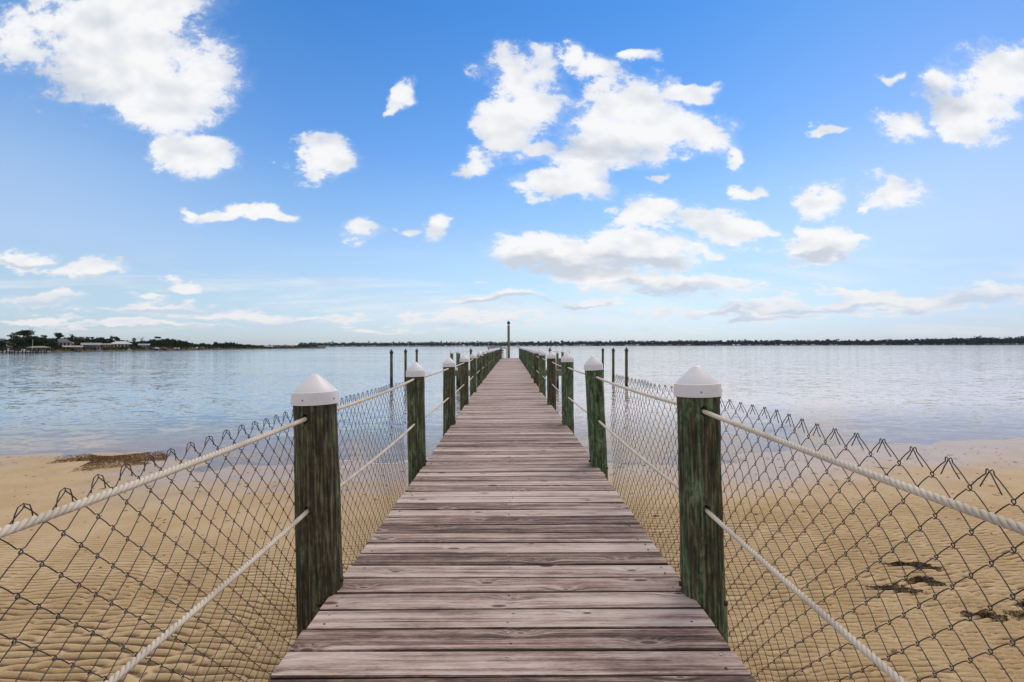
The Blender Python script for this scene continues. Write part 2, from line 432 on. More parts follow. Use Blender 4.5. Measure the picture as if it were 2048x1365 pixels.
# bay water
mt, q, out = newmat('bay_water')
pos = q.n('ShaderNodeNewGeometry').outputs['Position']
dep = q.n('ShaderNodeAttribute', attribute_name='depth').outputs['Fac']
w1, _ = q.noise(q.vec('MULTIPLY', pos, (.55, 1.7, 1)), 1.5, 3, .55, .3)
w2, _ = q.noise(q.vec('MULTIPLY', pos, (.8, 1.5, 1)), 6.5, 3, .6, .3)
w3, _ = q.noise(q.vec('MULTIPLY', pos, (.5, 1.2, 1)), .22, 3, .5)
w4, _ = q.noise(q.vec('MULTIPLY', pos, (.45, 1.3, 1)), 3.0, 2, .5, .8)
w4 = q.math('POWER', w4, 3.0)
cd = q.n('ShaderNodeVectorMath', operation='LENGTH'); q.put(cd.inputs[0], pos)
calm = q.step(dep, 0.0, .25, .40, 1.0)
hgt = q.math('ADD', q.math('ADD', q.math('MULTIPLY', w1, .10), q.math('MULTIPLY', w2, .030)), q.math('MULTIPLY', w4, .16))
hgt = q.math('MULTIPLY', q.math('ADD', hgt, q.math('MULTIPLY', w3, .12)), calm)
_, r1 = q.noise(q.vec('MULTIPLY', pos, (.50, 1.0, 1)), 3.0, 2, .55, .4)
_, r2 = q.noise(q.vec('MULTIPLY', pos, (.5, 1.0, 1)), 10.0, 2, .6, .4)
_, r3 = q.noise(q.vec('MULTIPLY', pos, (.35, 1.0, 1)), .8, 2, .5)
gust, _ = q.noise(q.vec('MULTIPLY', pos, (.25, 1.0, 1)), .045, 4, .6)
gk = q.math('MULTIPLY', calm, q.step(gust, .3, .7, .45, 1.25))
def slope(rc, k): return q.vec('MULTIPLY', q.vec('SUBTRACT', rc, (.5, .5, .5)), (k * .6, k, 0))
sl_sum = q.vec('ADD', q.vec('ADD', slope(r1, .40), slope(r2, .36)), slope(r3, .13))
gs = q.n('ShaderNodeVectorMath', operation='SCALE'); q.put(gs.inputs[0], sl_sum); q.put(gs.inputs['Scale'], gk)
wn_ = q.vec('NORMALIZE', q.vec('ADD', gs.outputs[0], (0, 0, 1)))
class _N: outputs = [wn_]
b = _N
gl = q.n('ShaderNodeBsdfGlossy'); gl.inputs['Roughness'].default_value = .06; q.nt.links.new(b.outputs[0], gl.inputs['Normal'])
gl.inputs['Color'].default_value = (1, 1, 1, 1)
fr = q.n('ShaderNodeFresnel'); fr.inputs['IOR'].default_value = 1.333; q.nt.links.new(b.outputs[0], fr.inputs['Normal'])
tr = q.n('ShaderNodeBsdfTransparent'); tr.inputs['Color'].default_value = (.92, .90, .86, 1)
df = q.n('ShaderNodeBsdfDiffuse'); pass
wx_, wy_, wz_ = q.sep(pos)
lt, _ = q.noise(pos, .02, 3, .5)
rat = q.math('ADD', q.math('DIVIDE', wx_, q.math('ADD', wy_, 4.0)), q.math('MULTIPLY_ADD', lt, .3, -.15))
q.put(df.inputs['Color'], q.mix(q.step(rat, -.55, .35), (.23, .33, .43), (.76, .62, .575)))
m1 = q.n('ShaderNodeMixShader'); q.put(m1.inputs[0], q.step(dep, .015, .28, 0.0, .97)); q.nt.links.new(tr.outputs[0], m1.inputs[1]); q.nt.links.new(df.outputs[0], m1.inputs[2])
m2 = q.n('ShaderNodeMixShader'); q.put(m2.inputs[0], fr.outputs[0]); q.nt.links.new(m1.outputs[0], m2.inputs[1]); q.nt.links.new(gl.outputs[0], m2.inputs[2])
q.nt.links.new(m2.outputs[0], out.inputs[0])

plain('bank_earth', (.085, .065, .042), .95, .5, .3)
plain('bark', (.075, .060, .048), .9, .3, 6)
def leafmat(name, a, b_):
    mt, q, out = newmat(name)
    pos = q.n('ShaderNodeNewGeometry').outputs['Position']
    rnd = q.n('ShaderNodeNewGeometry').outputs['Random Per Island']
    f, _ = q.noise(pos, .35, 3, .6)
    c = q.mix(q.math('ADD', q.math('MULTIPLY', rnd, .5), q.math('MULTIPLY', f, .5)), a, b_)
    principled(q, out, c, .8, None, spec=.2); return mt
leafmat('leaf_dark', (.012, .028, .014), (.045, .078, .032))
leafmat('leaf_olive', (.030, .042, .016), (.070, .075, .030))
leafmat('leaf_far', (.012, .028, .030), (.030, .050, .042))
leafmat('leaf_rust', (.16, .065, .022), (.30, .15, .05))
leafmat('weed_dark', (.030, .019, .012), (.26, .18, .10))
leafmat('weed_pale', (.15, .11, .08), (.45, .38, .30))
leafmat('wrack', (.10, .055, .030), (.34, .21, .11))
plain('house_white', (.55, .55, .54), .7, .12)
plain('house_cream', (.42, .36, .27), .8, .1)
plain('house_grey', (.36, .39, .43), .8, .1)
plain('house_brick', (.28, .12, .075), .85, .2)
plain('roof_slate', (.13, .12, .14), .8, .2)
plain('roof_grey', (.26, .29, .33), .7, .15)
plain('roof_tan', (.36, .31, .24), .75, .12)
plain('roof_white', (.55, .53, .54), .6, .12)
plain('roof_red', (.26, .10, .075), .8, .2)
plain('window_glass', (.025, .035, .05), .15, .1)
plain('boat_white', (.78, .78, .78), .35, .04)
plain('boat_blue', (.20, .30, .42), .4, .1)
plain('dock_wood', (.20, .16, .13), .85, .3, 4)
plain('dock_pale', (.46, .42, .39), .85, .25, 4)
plain('red_brown_wood', (.17, .035, .025), .7, .3, 5)
plain('grey_counter', (.36, .37, .40), .5, .2, 5)
plain('tan_rail', (.46, .37, .26), .8, .2, 5)
plain('teal_sail', (.10, .42, .40), .6, .1)
plain('galvanised', (.45, .46, .48), .45, .1, 5, .7)
plain('brown_piling', (.13, .045, .028), .8, .3, 5)

# ------------------------------------------------------------------ setting: sand and water
def shore_y(x):                # distance ahead of the waterline, by lateral position
    xs = [-40, -14, -10.6, -9.2, -8.1, -7.4, -6.6, -5.6, -4.3, -3.0, -1.5, 0, 1.5, 3, 4.5, 6.5, 9, 12, 40]
    ys = [9.5, 10.4, 10.75, 11.1, 11.25, 11.2, 10.6, 10.0, 9.9, 10.1, 10.3, 10.4, 10.4, 10.3, 10.6, 11.3, 11.9, 12.2, 12.5]
    return np.interp(x, xs, ys)
def base_z(x, y):
    s = shore_y(x)
    t = s - y
    up_ = np.where(t > 0, .30 * (np.clip(t, 0, 8) / 8) ** 1.45, t * .030)
    up_ = np.where(t > 8, .30 + (t - 8) * .02, up_)
    return np.maximum(up_, -1.6)
# ripple field: band-limited directional noise, its phase shaped into crests (gives forks and breaks)
GX, GY, RX, RY = 1024, 2048, 20.48, 16.384
kx = np.fft.fftfreq(GX, RX / GX)[None, :]; ky = np.fft.fftfreq(GY, RY / GY)[:, None]
def analytic(lam, sx, sy, kx0, seed):
    r_ = np.random.default_rng(seed)
    nz = r_.standard_normal((GY, GX)); S = np.fft.fft2(nz)
    H = np.exp(-((kx - kx0) / sx) ** 2 / 2 - ((ky - 1 / lam) / sy) ** 2 / 2)
    return np.fft.ifft2(S * H)
def lowpass(L, seed):
    r_ = np.random.default_rng(seed); S = np.fft.fft2(r_.standard_normal((GY, GX)))
    a = np.real(np.fft.ifft2(S * np.exp(-((kx * L) ** 2 + (ky * L) ** 2) * 4)))
    return a / a.std()
A1 = analytic(.073, 2.9, 2.2, -.6, 3); A2 = analytic(.058, 3.6, 3.0, 1.8, 4)
mask_ = 1 / (1 + np.exp(-3 * (lowpass(1.6, 5) - .9)))
Z = (A1 / np.abs(A1).mean()) * (1 - mask_) + (A2 / np.abs(A2).mean()) * mask_
ph = np.angle(Z); am = np.clip(np.abs(Z) / np.abs(Z).mean(), .0, 1.0)
fr_ = (ph / (2 * np.pi)) % 1.0
cst = np.where(fr_ < .30, -np.cos(np.pi * fr_ / .30), np.cos(np.pi * (fr_ - .30) / .70))
prof = am ** .6 * (np.sign(cst) * np.abs(cst) ** .8) * np.clip(1 + .28 * lowpass(.8, 6), .4, 1.5)
def samp(arr, x, y):
    fx = (x / RX * GX) % GX; fy = (y / RY * GY) % GY
    x0 = np.floor(fx).astype(int); y0 = np.floor(fy).astype(int); tx = fx - x0; ty = fy - y0
    x1 = (x0 + 1) % GX; y1 = (y0 + 1) % GY; x0 %= GX; y0 %= GY
    return (arr[y0, x0] * (1 - tx) + arr[y0, x1] * tx) * (1 - ty) + (arr[y1, x0] * (1 - tx) + arr[y1, x1] * tx) * ty
LP = lowpass(1.4, 9); LQ = lowpass(.5, 10)
def rprof(x, y):
    wx1 = .16 * samp(LP, x * .6, y * .6); wy1 = .10 * samp(LP, y * .7 + 3, x * .7) + .025 * samp(LQ, x + 5, y)
    return samp(prof, x + wx1, y + wy1)
def ripple_amp(x, y):
    n_ = samp(LP, x, y)
    edge = np.where(x < 0, 5.6, 6.9) + .55 * n_
    a = 1 / (1 + np.exp((y - edge) / .38))
    return .0135 * (0.04 + .96 * a) * np.clip(1.75 - .14 * y, .55, 1.35)
def sand_z(x, y):
    x = np.asarray(x, float); y = np.asarray(y, float)
    return base_z(x, y) + ripple_amp(x, y) * rprof(x, y) + .004 * samp(LP, x * .5, y * .5) + .0025 * samp(LQ, x, y)
xs = np.concatenate([-np.geomspace(60, 11.2, 26), np.linspace(-11, 11, 640), np.geomspace(11.2, 60, 26)])
ys = np.concatenate([np.linspace(-12, 1.9, 14), np.arange(2.0, 7.4, .0105), np.arange(7.41, 13.0, .028), np.geomspace(13.1, 70, 40)])
X, Y = np.meshgrid(xs, ys)
Zs = sand_z(X, Y)
nx, ny = len(xs), len(ys)
ii = np.arange(nx * ny).reshape(ny, nx)
fq = np.stack([ii[:-1, :-1], ii[:-1, 1:], ii[1:, 1:], ii[1:, :-1]], -1).reshape(-1, 4)
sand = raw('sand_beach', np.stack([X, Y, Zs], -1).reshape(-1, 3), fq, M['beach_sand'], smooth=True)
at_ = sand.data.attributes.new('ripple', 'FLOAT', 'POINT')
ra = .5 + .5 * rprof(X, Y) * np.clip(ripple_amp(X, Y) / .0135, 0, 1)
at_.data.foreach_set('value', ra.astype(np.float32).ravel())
tag(sand, kind='structure')

wx = np.concatenate([-np.geomspace(9000, 17, 40), np.linspace(-16, 16, 90), np.geomspace(17, 9000, 40)])
wy = np.concatenate([np.linspace(7.5, 16, 90), np.geomspace(16.5, 9000, 70)])
X, Y = np.meshgrid(wx, wy); nx, ny = len(wx), len(wy)
ii = np.arange(nx * ny).reshape(ny, nx)
fq = np.stack([ii[:-1, :-1], ii[:-1, 1:], ii[1:, 1:], ii[1:, :-1]], -1).reshape(-1, 4)
water = raw('water', np.stack([X, Y, np.zeros_like(X)], -1).reshape(-1, 3), fq, M['bay_water'], smooth=True)
at_ = water.data.attributes.new('depth', 'FLOAT', 'POINT')
at_.data.foreach_set('value', np.clip(-base_z(X, Y), 0, 5).astype(np.float32).ravel())
tag(water, kind='structure')
# deep bed so nothing shows through from the side
bed = MB().add([(-9000, 60, -1.7), (9000, 60, -1.7), (9000, 9500, -1.7), (-9000, 9500, -1.7)], [(0, 1, 2, 3)]).build('sea_bed', M['beach_sand'])
tag(bed, kind='structure')

# ------------------------------------------------------------------ pier
DECK = 1.15
PD = [2.32, 4.70, 7.15, 9.60, 12.15, 14.9, 17.3] + [17.3 + 2.47 * k for k in range(1, 12)]
def shift(D): return float(np.interp(D, [0, 5, 12, 20, 45], [0, .0, -.055, -.04, 0]))
pier = empty('boardwalk_pier', (0, 0, 0))
tag(pier, 'long weathered plank boardwalk pier between green capped pilings, running out over beach and bay', 'pier')
dk = MB(); boards = []; tones = []
tone0 = [.15, .50, .22, .68, .62, .46, .60, .14, .66, .42, .18, .22, .70, .30, .78, .80, .35, .6, .3, .7]
k = -20; n_ = 0
while True:
    y0 = 1.709 + .1445 * k; y1 = y0 + .1445
    if y1 > 45.2: break
    near = y1 < 14
    c0 = shift((y0 + y1) / 2)
    gap = .0050 + .0035 * random.random()
    ya, yb = y0 + gap / 2, y1 - gap / 2
    xl = -.765 + c0 + random.uniform(-.005, .005); xr = .762 + c0 + random.uniform(-.005, .005)
    zt = DECK + random.uniform(-.0015, .0015); tl = random.uniform(-.0015, .0015)
    cup = random.uniform(-.0005, .0018); bw = .0055
    secs = [(ya, zt - .036), (ya, zt - bw), (ya + bw * .8, zt - bw * .25), (ya + .012, zt), ((ya + yb) / 2, zt - cup), (yb - .012, zt), (yb - bw * .8, zt - bw * .25), (yb, zt - bw), (yb, zt - .036)]
    nxs = 13 if near else 3
    ph1 = random.uniform(0, 6); v_ = []
    for i in range(nxs):
        xx = xl + (xr - xl) * i / (nxs - 1)
        wob = .0012 * math.sin(ph1 + xx * 3.1); wz = tl * (xx / .76) + .0010 * math.sin(ph1 * 2 + xx * 2.3)
        for (yy, z2) in secs: v_.append((xx, yy + wob, z2 + wz))
    L = len(secs); f_ = []
    for i in range(nxs - 1):
        for j in range(L):
            j2 = (j + 1) % L
            f_.append((i * L + j, i * L + j2, (i + 1) * L + j2, (i + 1) * L + j)[::-1])
    f_.append(tuple(range(L))); f_.append(tuple((nxs - 1) * L + j for j in range(L))[::-1])
    dk.add(v_, f_)
    # first seam above the picture's lower edge is board 0
    tn_ = tone0[k + 1] if 0 <= k + 1 < len(tone0) else random.choice([.2, .35, .5, .6, .7, .8]) + random.uniform(-.06, .06)
    if k + 1 > 16: tn_ = .12 + .85 * tn_
    rr = random.random()
    boards += [rr] * len(f_)
    for i in range(nxs - 1): tones += [-1.6, -.25, tn_, tn_, tn_, tn_, -.25, -1.6, -1.6]
    tones += [tn_ - .5] * 2
    k += 1
# deck screws
for k in range(-3, 60):
    y0 = 1.709 + .1445 * k
    for xx in (-.70, 0.0, .70):
        for dy_ in (.035, .108):
            if random.random() < .75:
                dk.lathe((xx + shift(y0) + random.uniform(-.015, .015), y0 + dy_ + random.uniform(-.006, .006), DECK - .0015), [(.0048, 0), (.0048, .0025), (.002, .0027)], 8, random.choice((1, 2, 2)))
deck = dk.build('decking', [M['weathered_board'], M['galvanised'], M['rusty_bolt']], pier)
extra = len(deck.data.polygons) - len(boards); boards += [0.0] * extra; tones += [0.5] * extra
for nm, arr in (('board', boards), ('tone', tones)):
    a_ = deck.data.attributes.new(nm, 'FLOAT', 'FACE'); a_.data.foreach_set('value', np.array(arr, np.float32))
for xx in (-.70, 0.0, .70):
    MB().box((xx * .97, 22.0, DECK - .04 - .095), (.045, 46.2, .19)).build('stringer', M['dock_wood'], pier)

def piling_mesh(r, top, bot, seed, holes=(), hi=False, knot=0):
    na = 168 if hi else 20
    hz = np.arange(-.45, top, .0055) if hi else np.array([-.6, 0, top * .5])
    zz_ = np.concatenate([np.linspace(bot, -.5, 8), hz, [top]])
    a = np.arange(na) * 2 * math.pi / na
    A, ZZ = np.meshgrid(a, zz_)
    rs = np.random.default_rng(seed)
    R = r * (1 + .03 * (0.4 - ZZ) / 1.5)
    for _ in range(4):
        R = R + .0016 * np.cos(A * rs.integers(2, 5) + rs.uniform(0, 6)) * np.cos(ZZ * rs.uniform(1, 4) + rs.uniform(0, 6))
    if hi:
        nz = rs.standard_normal((len(zz_), na))
        S = np.fft.fft2(nz); fz = np.fft.fftfreq(len(zz_))[:, None]; fa = np.fft.fftfreq(na)[None, :]
        sm_ = np.real(np.fft.ifft2(S * np.exp(-(fz * 26) ** 2 - (fa * 1.6) ** 2))); sm_ /= sm_.std()
        sm2 = np.real(np.fft.ifft2(S * np.exp(-(fz * 60) ** 2 - (fa * 5) ** 2))); sm2 /= sm2.std()
        R = R + .0007 * sm_ + .0012 * sm2
        for _ in range(7):        # drying checks
            a0 = rs.uniform(0, 2 * math.pi); z0 = rs.uniform(-.1, top); ln = rs.uniform(.15, .5)
            dA = np.abs((A - a0 - .03 * np.sin(ZZ * 7 + a0) + math.pi) % (2 * math.pi) - math.pi) * r
            R = R - .006 * np.exp(-(dA / .0022) ** 2) * np.clip(1 - np.abs(ZZ - z0) / ln, 0, 1) ** .5
    Xp = R * np.cos(A); Yp = R * np.sin(A)
    for (hx, hzp, hr) in holes:
        msk = (Yp < 0) & (((Xp - hx) / hr) ** 2 + ((ZZ - hzp) / (hr * 1.25)) ** 2 < 1)
        Yp = np.where(msk, Yp + .045, Yp)
        msk = (Yp > 0) & (((Xp - hx) / hr) ** 2 + ((ZZ - hzp) / (hr * 1.25)) ** 2 < 1)
        Yp = np.where(msk, Yp - .03, Yp)
    n1 = len(zz_)
    idx = np.arange(n1 * na).reshape(n1, na); nxt = np.roll(idx, -1, 1)
    f_ = np.stack([idx[:-1], nxt[:-1], nxt[1:], idx[1:]], -1).reshape(-1, 4)
    return np.stack([Xp, Yp, ZZ], -1).reshape(-1, 3), f_
def cap_mb(r, n=24, screws=True, tall=1.0):
    mb = MB(); R = r + .0065
    mb.lathe((0, 0, 0), [(R - .004, -.001), (R + .003, 0), (R + .003, .004), (R + .0005, .046), (R - .0005, .052), (R - .0065, .0535), (R * .88, .0615), (R * .6, .0875), (R * .3, .1135), (R * .2, .1215), (R * .13, .126), (R * .06, .128), (.002, .1285)], n)
    if screws:
        for a in (-1.75, -.35, 1.3, 2.6):
            c_, s_ = math.cos(a), math.sin(a)
            mb.tube([(c_ * (R - .004), s_ * (R - .004), .022), (c_ * (R + .0035), s_ * (R + .0035), .022)], .0032, 8, 1)
    return mb

LX = [-.825, -.819, -.815, -.822, -.835, -.85, -.84]; RX_ = [.815, .776, .772, .745, .735, .73, .735]
LT = [2.087, 2.066, 2.054, 2.048, 2.050, 2.056, 2.066]; RT = [2.120, 2.119, 2.114, 2.104, 2.113, 2.115, 2.114]
LR = [.0895, .0757, .079, .078, .076, .077, .075]; RR = [.088, .0757, .078, .079, .074, .076, .074]
LL = [-.020, -.012, 0, .004, 0, .003, 0]; RL = [-.019, -.042, -.004, .006, 0, -.005, 0]
LG = [.22, .55, .45, .35, .5, .6, .5]; RG = [.45, .95, .85, .2, .85, .1, .8]
ropeL = []; ropeR = []
lo_var = []
for s, XS, TS, RS_, LS, GS, rp in ((-1, LX, LT, LR, LL, LG, ropeL), (1, RX_, RT, RR, RL, RG, ropeR)):
    for i, D in enumerate(PD):
        if i < 7: x0, tp, r, ln_, gr_ = XS[i], TS[i], RS_[i], LS[i], GS[i]
        else:
            x0 = s * .815 + shift(D) + random.uniform(-.012, .012); tp = (2.065 if s < 0 else 2.11) + random.uniform(-.012, .012)
            r = random.uniform(.074, .08); ln_ = random.uniform(-.006, .006); gr_ = random.uniform(.2, .9)
            if s > 0: x0 = .775 + random.uniform(-.01, .01) + .03 * (D / 45)
        if s > 0 and i == 0: D = 2.27
        top = tp - .134 - DECK + .03
        zu, zl = [(1.897, 1.514), (1.914, 1.525), (1.90, 1.512)][min(i, 2)] if s < 0 else [(1.93, 1.527), (1.925, 1.547), (1.906, 1.512)][min(i, 2)]
        hx = [(-.014), (-.004), 0][min(i, 2)] if s < 0 else [(-.006), 0.01, 0][min(i, 2)]
        hol = [(hx, zu - DECK, .0125), (hx, zl - DECK, .0125)]
        hi_ = i < 3
        if hi_:
            v_, f_ = piling_mesh(r, top, -1.75, 100 + i + 50 * (s > 0), hol, True)
            p_ = raw('piling', v_, f_, M['treated_piling'], pier, True)
        else:
            kk = (i + (s > 0)) % 3
            if len(lo_var) < 3:
                v_, f_ = piling_mesh(.078, .81, -2.9, 300 + len(lo_var), (), False); p_ = raw('piling', v_, f_, M['treated_piling'], pier, True); lo_var.append(p_)
            else:
                p_ = lo_var[kk].copy(); col.objects.link(p_); p_.parent = pier
            p_.scale = (r / .078, r / .078, 1)
        p_.location = (x0, D, DECK if hi_ else DECK + (top - .81))
        p_.rotation_euler = (0, math.atan(ln_ / .85) , random.uniform(0, 6.28) if not hi_ else 0)
        p_.color = (gr_, 0, 0, 1)
        cp = cap_mb(r if hi_ else .078, 56 if i < 2 else 24, i < 6, 1.0).build('piling_cap', [M['white_cap_plastic'], M['screw_dark']], p_, True)
        cp.location = (0, 0, (tp - .134 - DECK) if hi_ else .78)
        if hi_:
            for ang, z_ in ((math.pi * (.06 if s < 0 else .94), .035), (-math.pi * (.40 if s < 0 else .20), -.02)):
                c_, s2 = math.cos(ang), math.sin(ang)
                b_ = MB().tube([(c_ * (r - .01), s2 * (r - .01), z_), (c_ * (r + .010), s2 * (r + .010), z_)], .011, 10)
                b_.build('bolt', M['rusty_bolt'], p_, True)
        lean_u = ln_ / .85
        rp.append((x0 + hx, D, zu, zl, r, lean_u))
for i, D in enumerate(PD):
    for dy_ in (-.13, .13):
        MB().box((0 + shift(D) * .5, D + dy_, DECK - .235 - .10), (1.44, .045, .19)).build('cross_beam', M['dock_wood'], pier)

# ------------------------------------------------------------------ ropes threaded through the pilings
def rope(name, rp, which, start, s, label, sag0, grp):
    pts = []
    prev = start
    for i, (hx, D, zu, zl, r, lu) in enumerate(rp):
        z_ = zu if which == 'u' else zl
        x_ = hx + lu * (z_ - DECK)
        sg = sag0 if i == 0 else .012 + .006 * math.sin(i * 2.1 + s)
        npt = int((D - prev[1]) / .004) if D < 8 else 8
        for k in range(npt):
            t = k / npt
            pts.append((prev[0] + (x_ - prev[0]) * t, prev[1] + (D - prev[1]) * t, prev[2] + (z_ - prev[2]) * t - 4 * sg * t * (1 - t)))
        prev = (x_, D, z_)
    pts.append(prev); pts = np.array(pts)
    near = pts[pts[:, 1] < 7.15]; far = pts[pts[:, 1] >= 7.12]
    mb = MB(); sarc = np.concatenate([[0], np.cumsum(np.linalg.norm(np.diff(near, axis=0), axis=1))])
    T = np.gradient(near, axis=0); T /= np.linalg.norm(T, axis=1)[:, None]
    Nn = np.cross(T, np.array([0, 0, 1.0])); Nn /= np.linalg.norm(Nn, axis=1)[:, None]; Bn = np.cross(Nn, T)
    sgn = 1 if s < 0 else -1
    for q_ in range(3):
        ph_ = 2 * math.pi * (sarc / .050 * sgn) + q_ * 2 * math.pi / 3
        c_ = near + (.0050 * np.cos(ph_))[:, None] * Nn + (.0050 * np.sin(ph_))[:, None] * Bn
        v_, f_ = tube_np(c_, .0045, 7); mb.add(v_, f_)
    v_, f_ = tube_np(far, .0085, 6); mb.add(v_, f_)
    o = mb.build(name, M['rope_fibre'], None, True)
    return tag(o, label, 'rope', grp)
G_R = 'ropes threaded through the pilings'
rope('rope', ropeL, 'u', (-.862, -.06, 1.905), -1, 'upper white twisted rope along the left-hand row of pilings', .015, G_R)
rope('rope', ropeL, 'l', (-.862, -.06, 1.500), -1, 'lower white twisted rope along the left-hand row of pilings', .022, G_R)
rope('rope', ropeR, 'u', (.868, -.06, 1.895), 1, 'upper white twisted rope along the right-hand row of pilings', .012, G_R)
rope('rope', ropeR, 'l', (.868, -.06, 1.47), 1, 'lower white twisted rope along the right-hand row of pilings', .020, G_R)

# ------------------------------------------------------------------ chain link fences outside the first pilings
def fence(s, label, zt_pts, x_pts):
    p_ = .04675; v_h = .0868; dlt = .0040; dp = .0030; wr_ = .00125
    n_k = int((4.62 + .9) / p_); rows = 13
    mb = MB(); rs = np.random.default_rng(11 + s)
    def place(sv, h, w_):
        y = -.9 + sv
        zt = np.interp(y, zt_pts[0], zt_pts[1]); x = np.interp(y, x_pts[0], x_pts[1])
        bul = .010 * math.sin(y * 3.1 + s) * math.sin((h + .2) * 5.0) + .008 * math.sin(y * 7.3 + h * 9)
        jy = .004 * math.sin(y * 5.7 + h * 13 + s) ; jz = .003 * math.sin(y * 11 + h * 7)
        return (x + w_ + bul, y + jy, CAM_Z + zt + h + jz)
    for k in range(n_k):
        sl_, sr = k * p_, (k + 1) * p_
        pts = []
        right_first = (k % 2 == 0)
        # knuckle of this wire's top end (at right node), tail runs down the neighbour's leg
        jt = rs.uniform(-.004, .004)
        e = 1 if right_first else -1; na_ = sr if right_first else sl_; wz = .004 * e
        if s < 0:
            tail = [(na_ + e * .0165, -.031 + jt, wz), (na_ + e * .0125, -.014, wz * 1.2), (na_ + e * .008, -.001, wz), (na_ - e * .001, .004, wz * .4)]
        else:
            tail = [(na_ + e * .0275, -.034 + jt, wz * .8), (na_ + e * .0190, -.0165, wz * 1.6), (na_ + e * .0060, -.0005, wz), (na_ - e * .004, .0055, wz * .3), (na_ - e * .007, .0035, wz * .2)]
        pts += [place(*q) for q in tail]
        h = 0.0; right_side = right_first
        for rrow in range(rows * 2):
            # leg from current node to the opposite node half a diamond lower
            h2 = h - v_h / 2
            sa, sb = (sr, sl_) if right_side else (sl_, sr)
            w_ = dp if right_side else -dp
            sg = -1 if right_side else 1
            bow = .0035
            for t in (.12, .35, .62, .88):
                b_ = bow * math.sin(math.pi * t)
                pts.append(place(sa + (sb - sa) * t, h + (h2 - h) * t + b_ * .8, w_))
            pts.append(place(sb + sg * dlt - sg * .003, h2 + .0050, w_ * .9))
            pts.append(place(sb + sg * dlt, h2, 0))
            pts.append(place(sb + sg * dlt - sg * .003, h2 - .0050, -w_ * .9))
            h = h2; right_side = not right_side
        v_, f_ = tube_np(np.array(pts), wr_, 5); mb.add(v_, f_)
    o = mb.build('chain_link_fence', M['dark_wire'], None, True)
    return tag(o, label, 'fence', 'chain link fences beside the pier')
fence(-1, 'dark chain link mesh fence left of the pier, ending at the second left piling', ([-.9, 1.0, 1.6, 2.2, 3.0, 4.7], [-.305, -.296, -.282, -.274, -.285, -.307]), ([-.9, 2.3, 4.7], [-.935, -.928, -.905]))
fence(1, 'dark chain link mesh fence right of the pier, with spiky twisted top ends', ([-.9, .95, 1.6, 2.3, 3.0, 4.7], [-.250, -.242, -.235, -.231, -.236, -.247]), ([-.9, 2.3, 4.7], [.915, .915, .875]))

# ------------------------------------------------------------------ weed, litter on the sand
def clump(name, cx, cyy, L, W, H, n, mat, label, cat='seaweed', rz=0.0, group=None, kind=None, sz=(.010, .036)):
    r_ = np.random.default_rng(int(abs(cx * 100 + cyy * 37)))
    a = r_.uniform(0, 2 * np.pi, n); rad = r_.uniform(0, 1, n) ** (.62 if n < 9000 else .8) * (1 + .25 * np.sin(a * 3 + cx) + .15 * np.sin(a * 7))
    lx = rad * np.cos(a) * L / 2; ly = rad * np.sin(a) * W / 2 * (1 + .5 * np.sin(lx / L * 9))
    x = cx + lx * math.cos(rz) - ly * math.sin(rz); y = cyy + lx * math.sin(rz) + ly * math.cos(rz)
    z = sand_z(x, y) + r_.uniform(0, 1, n) * H * (1 - rad ** 2) + .002
    d1 = r_.normal(size=(n, 3)); d1[:, 2] *= .35; d1 /= np.linalg.norm(d1, axis=1)[:, None]
    d2 = np.cross(d1, r_.normal(size=(n, 3))); d2 /= np.linalg.norm(d2, axis=1)[:, None]
    l = r_.uniform(sz[0], sz[1], n)[:, None]; wd = l * r_.uniform(.15, .5, n)[:, None]
    c = np.stack([x, y, z], 1)
    V = np.stack([c - d1 * l / 2, c + d2 * wd / 2, c + d1 * l / 2, c - d2 * wd / 2], 1).reshape(-1, 3)
    V[:, 2] = np.maximum(V[:, 2], sand_z(V[:, 0], V[:, 1]) + .0006)
    Fq = np.arange(4 * n).reshape(-1, 4)
    o = raw(name, V, Fq, mat)
    return tag(o, label, cat, group, kind)
GS_ = 'seaweed clumps on the rippled sand'
clump('seaweed_clump', 3.66, 4.86, .42, .13, .030, 2800, M['weed_dark'], 'long dark seaweed clump, farthest back of those on the rippled sand at right', rz=-.25, group=GS_)
clump('seaweed_clump', 3.48, 4.50, .25, .13, .030, 1700, M['weed_dark'], 'short thick brown seaweed clump in the middle of the sand at right', rz=-.4, group=GS_)
clump('seaweed_clump', 3.12, 4.36, .40, .14, .016, 1700, M['weed_dark'], 'thin arched seaweed strand nearest the pier on the sand at right', rz=-.25, group=GS_)
clump('seaweed_clump', 3.42, 3.86, .28, .10, .014, 900, M['weed_dark'], 'sparse crumbled seaweed patch, lowest on the sand at right', rz=-.3, group=GS_)
clump('seaweed_clump', 3.86, 3.78, .50, .16, .020, 2600, M['weed_dark'], 'wide crumbled seaweed strip running out of the picture at lower right', rz=-.45, group=GS_)
clump('seaweed_clump', 3.93, 4.03, .22, .12, .035, 1700, M['weed_dark'], 'compact black seaweed lump at the right edge of the picture', group=GS_)
clump('shell_litter', 3.42, 4.05, .55, .22, .006, 900, M['weed_pale'], 'pale scatter of broken shell and dried weed on the sand at right', 'shells', kind='stuff', sz=(.004, .012))
wr1 = clump('seaweed_wrack', -7.7, 10.45, 2.1, 1.35, .035, 8000, M['wrack'], 'reddish brown seaweed wrack piled at the waterline on the left beach', 'seaweed', rz=-.12, kind='stuff', sz=(.02, .055))
leafmat('foam', (.62, .62, .62), (.80, .80, .80))
n = 60000; r_ = np.random.default_rng(55)
fx_ = r_.uniform(-11.5, 12.5, n); fy_ = shore_y(fx_) + r_.normal(0, .55, n); fz_ = sand_z(fx_, fy_)
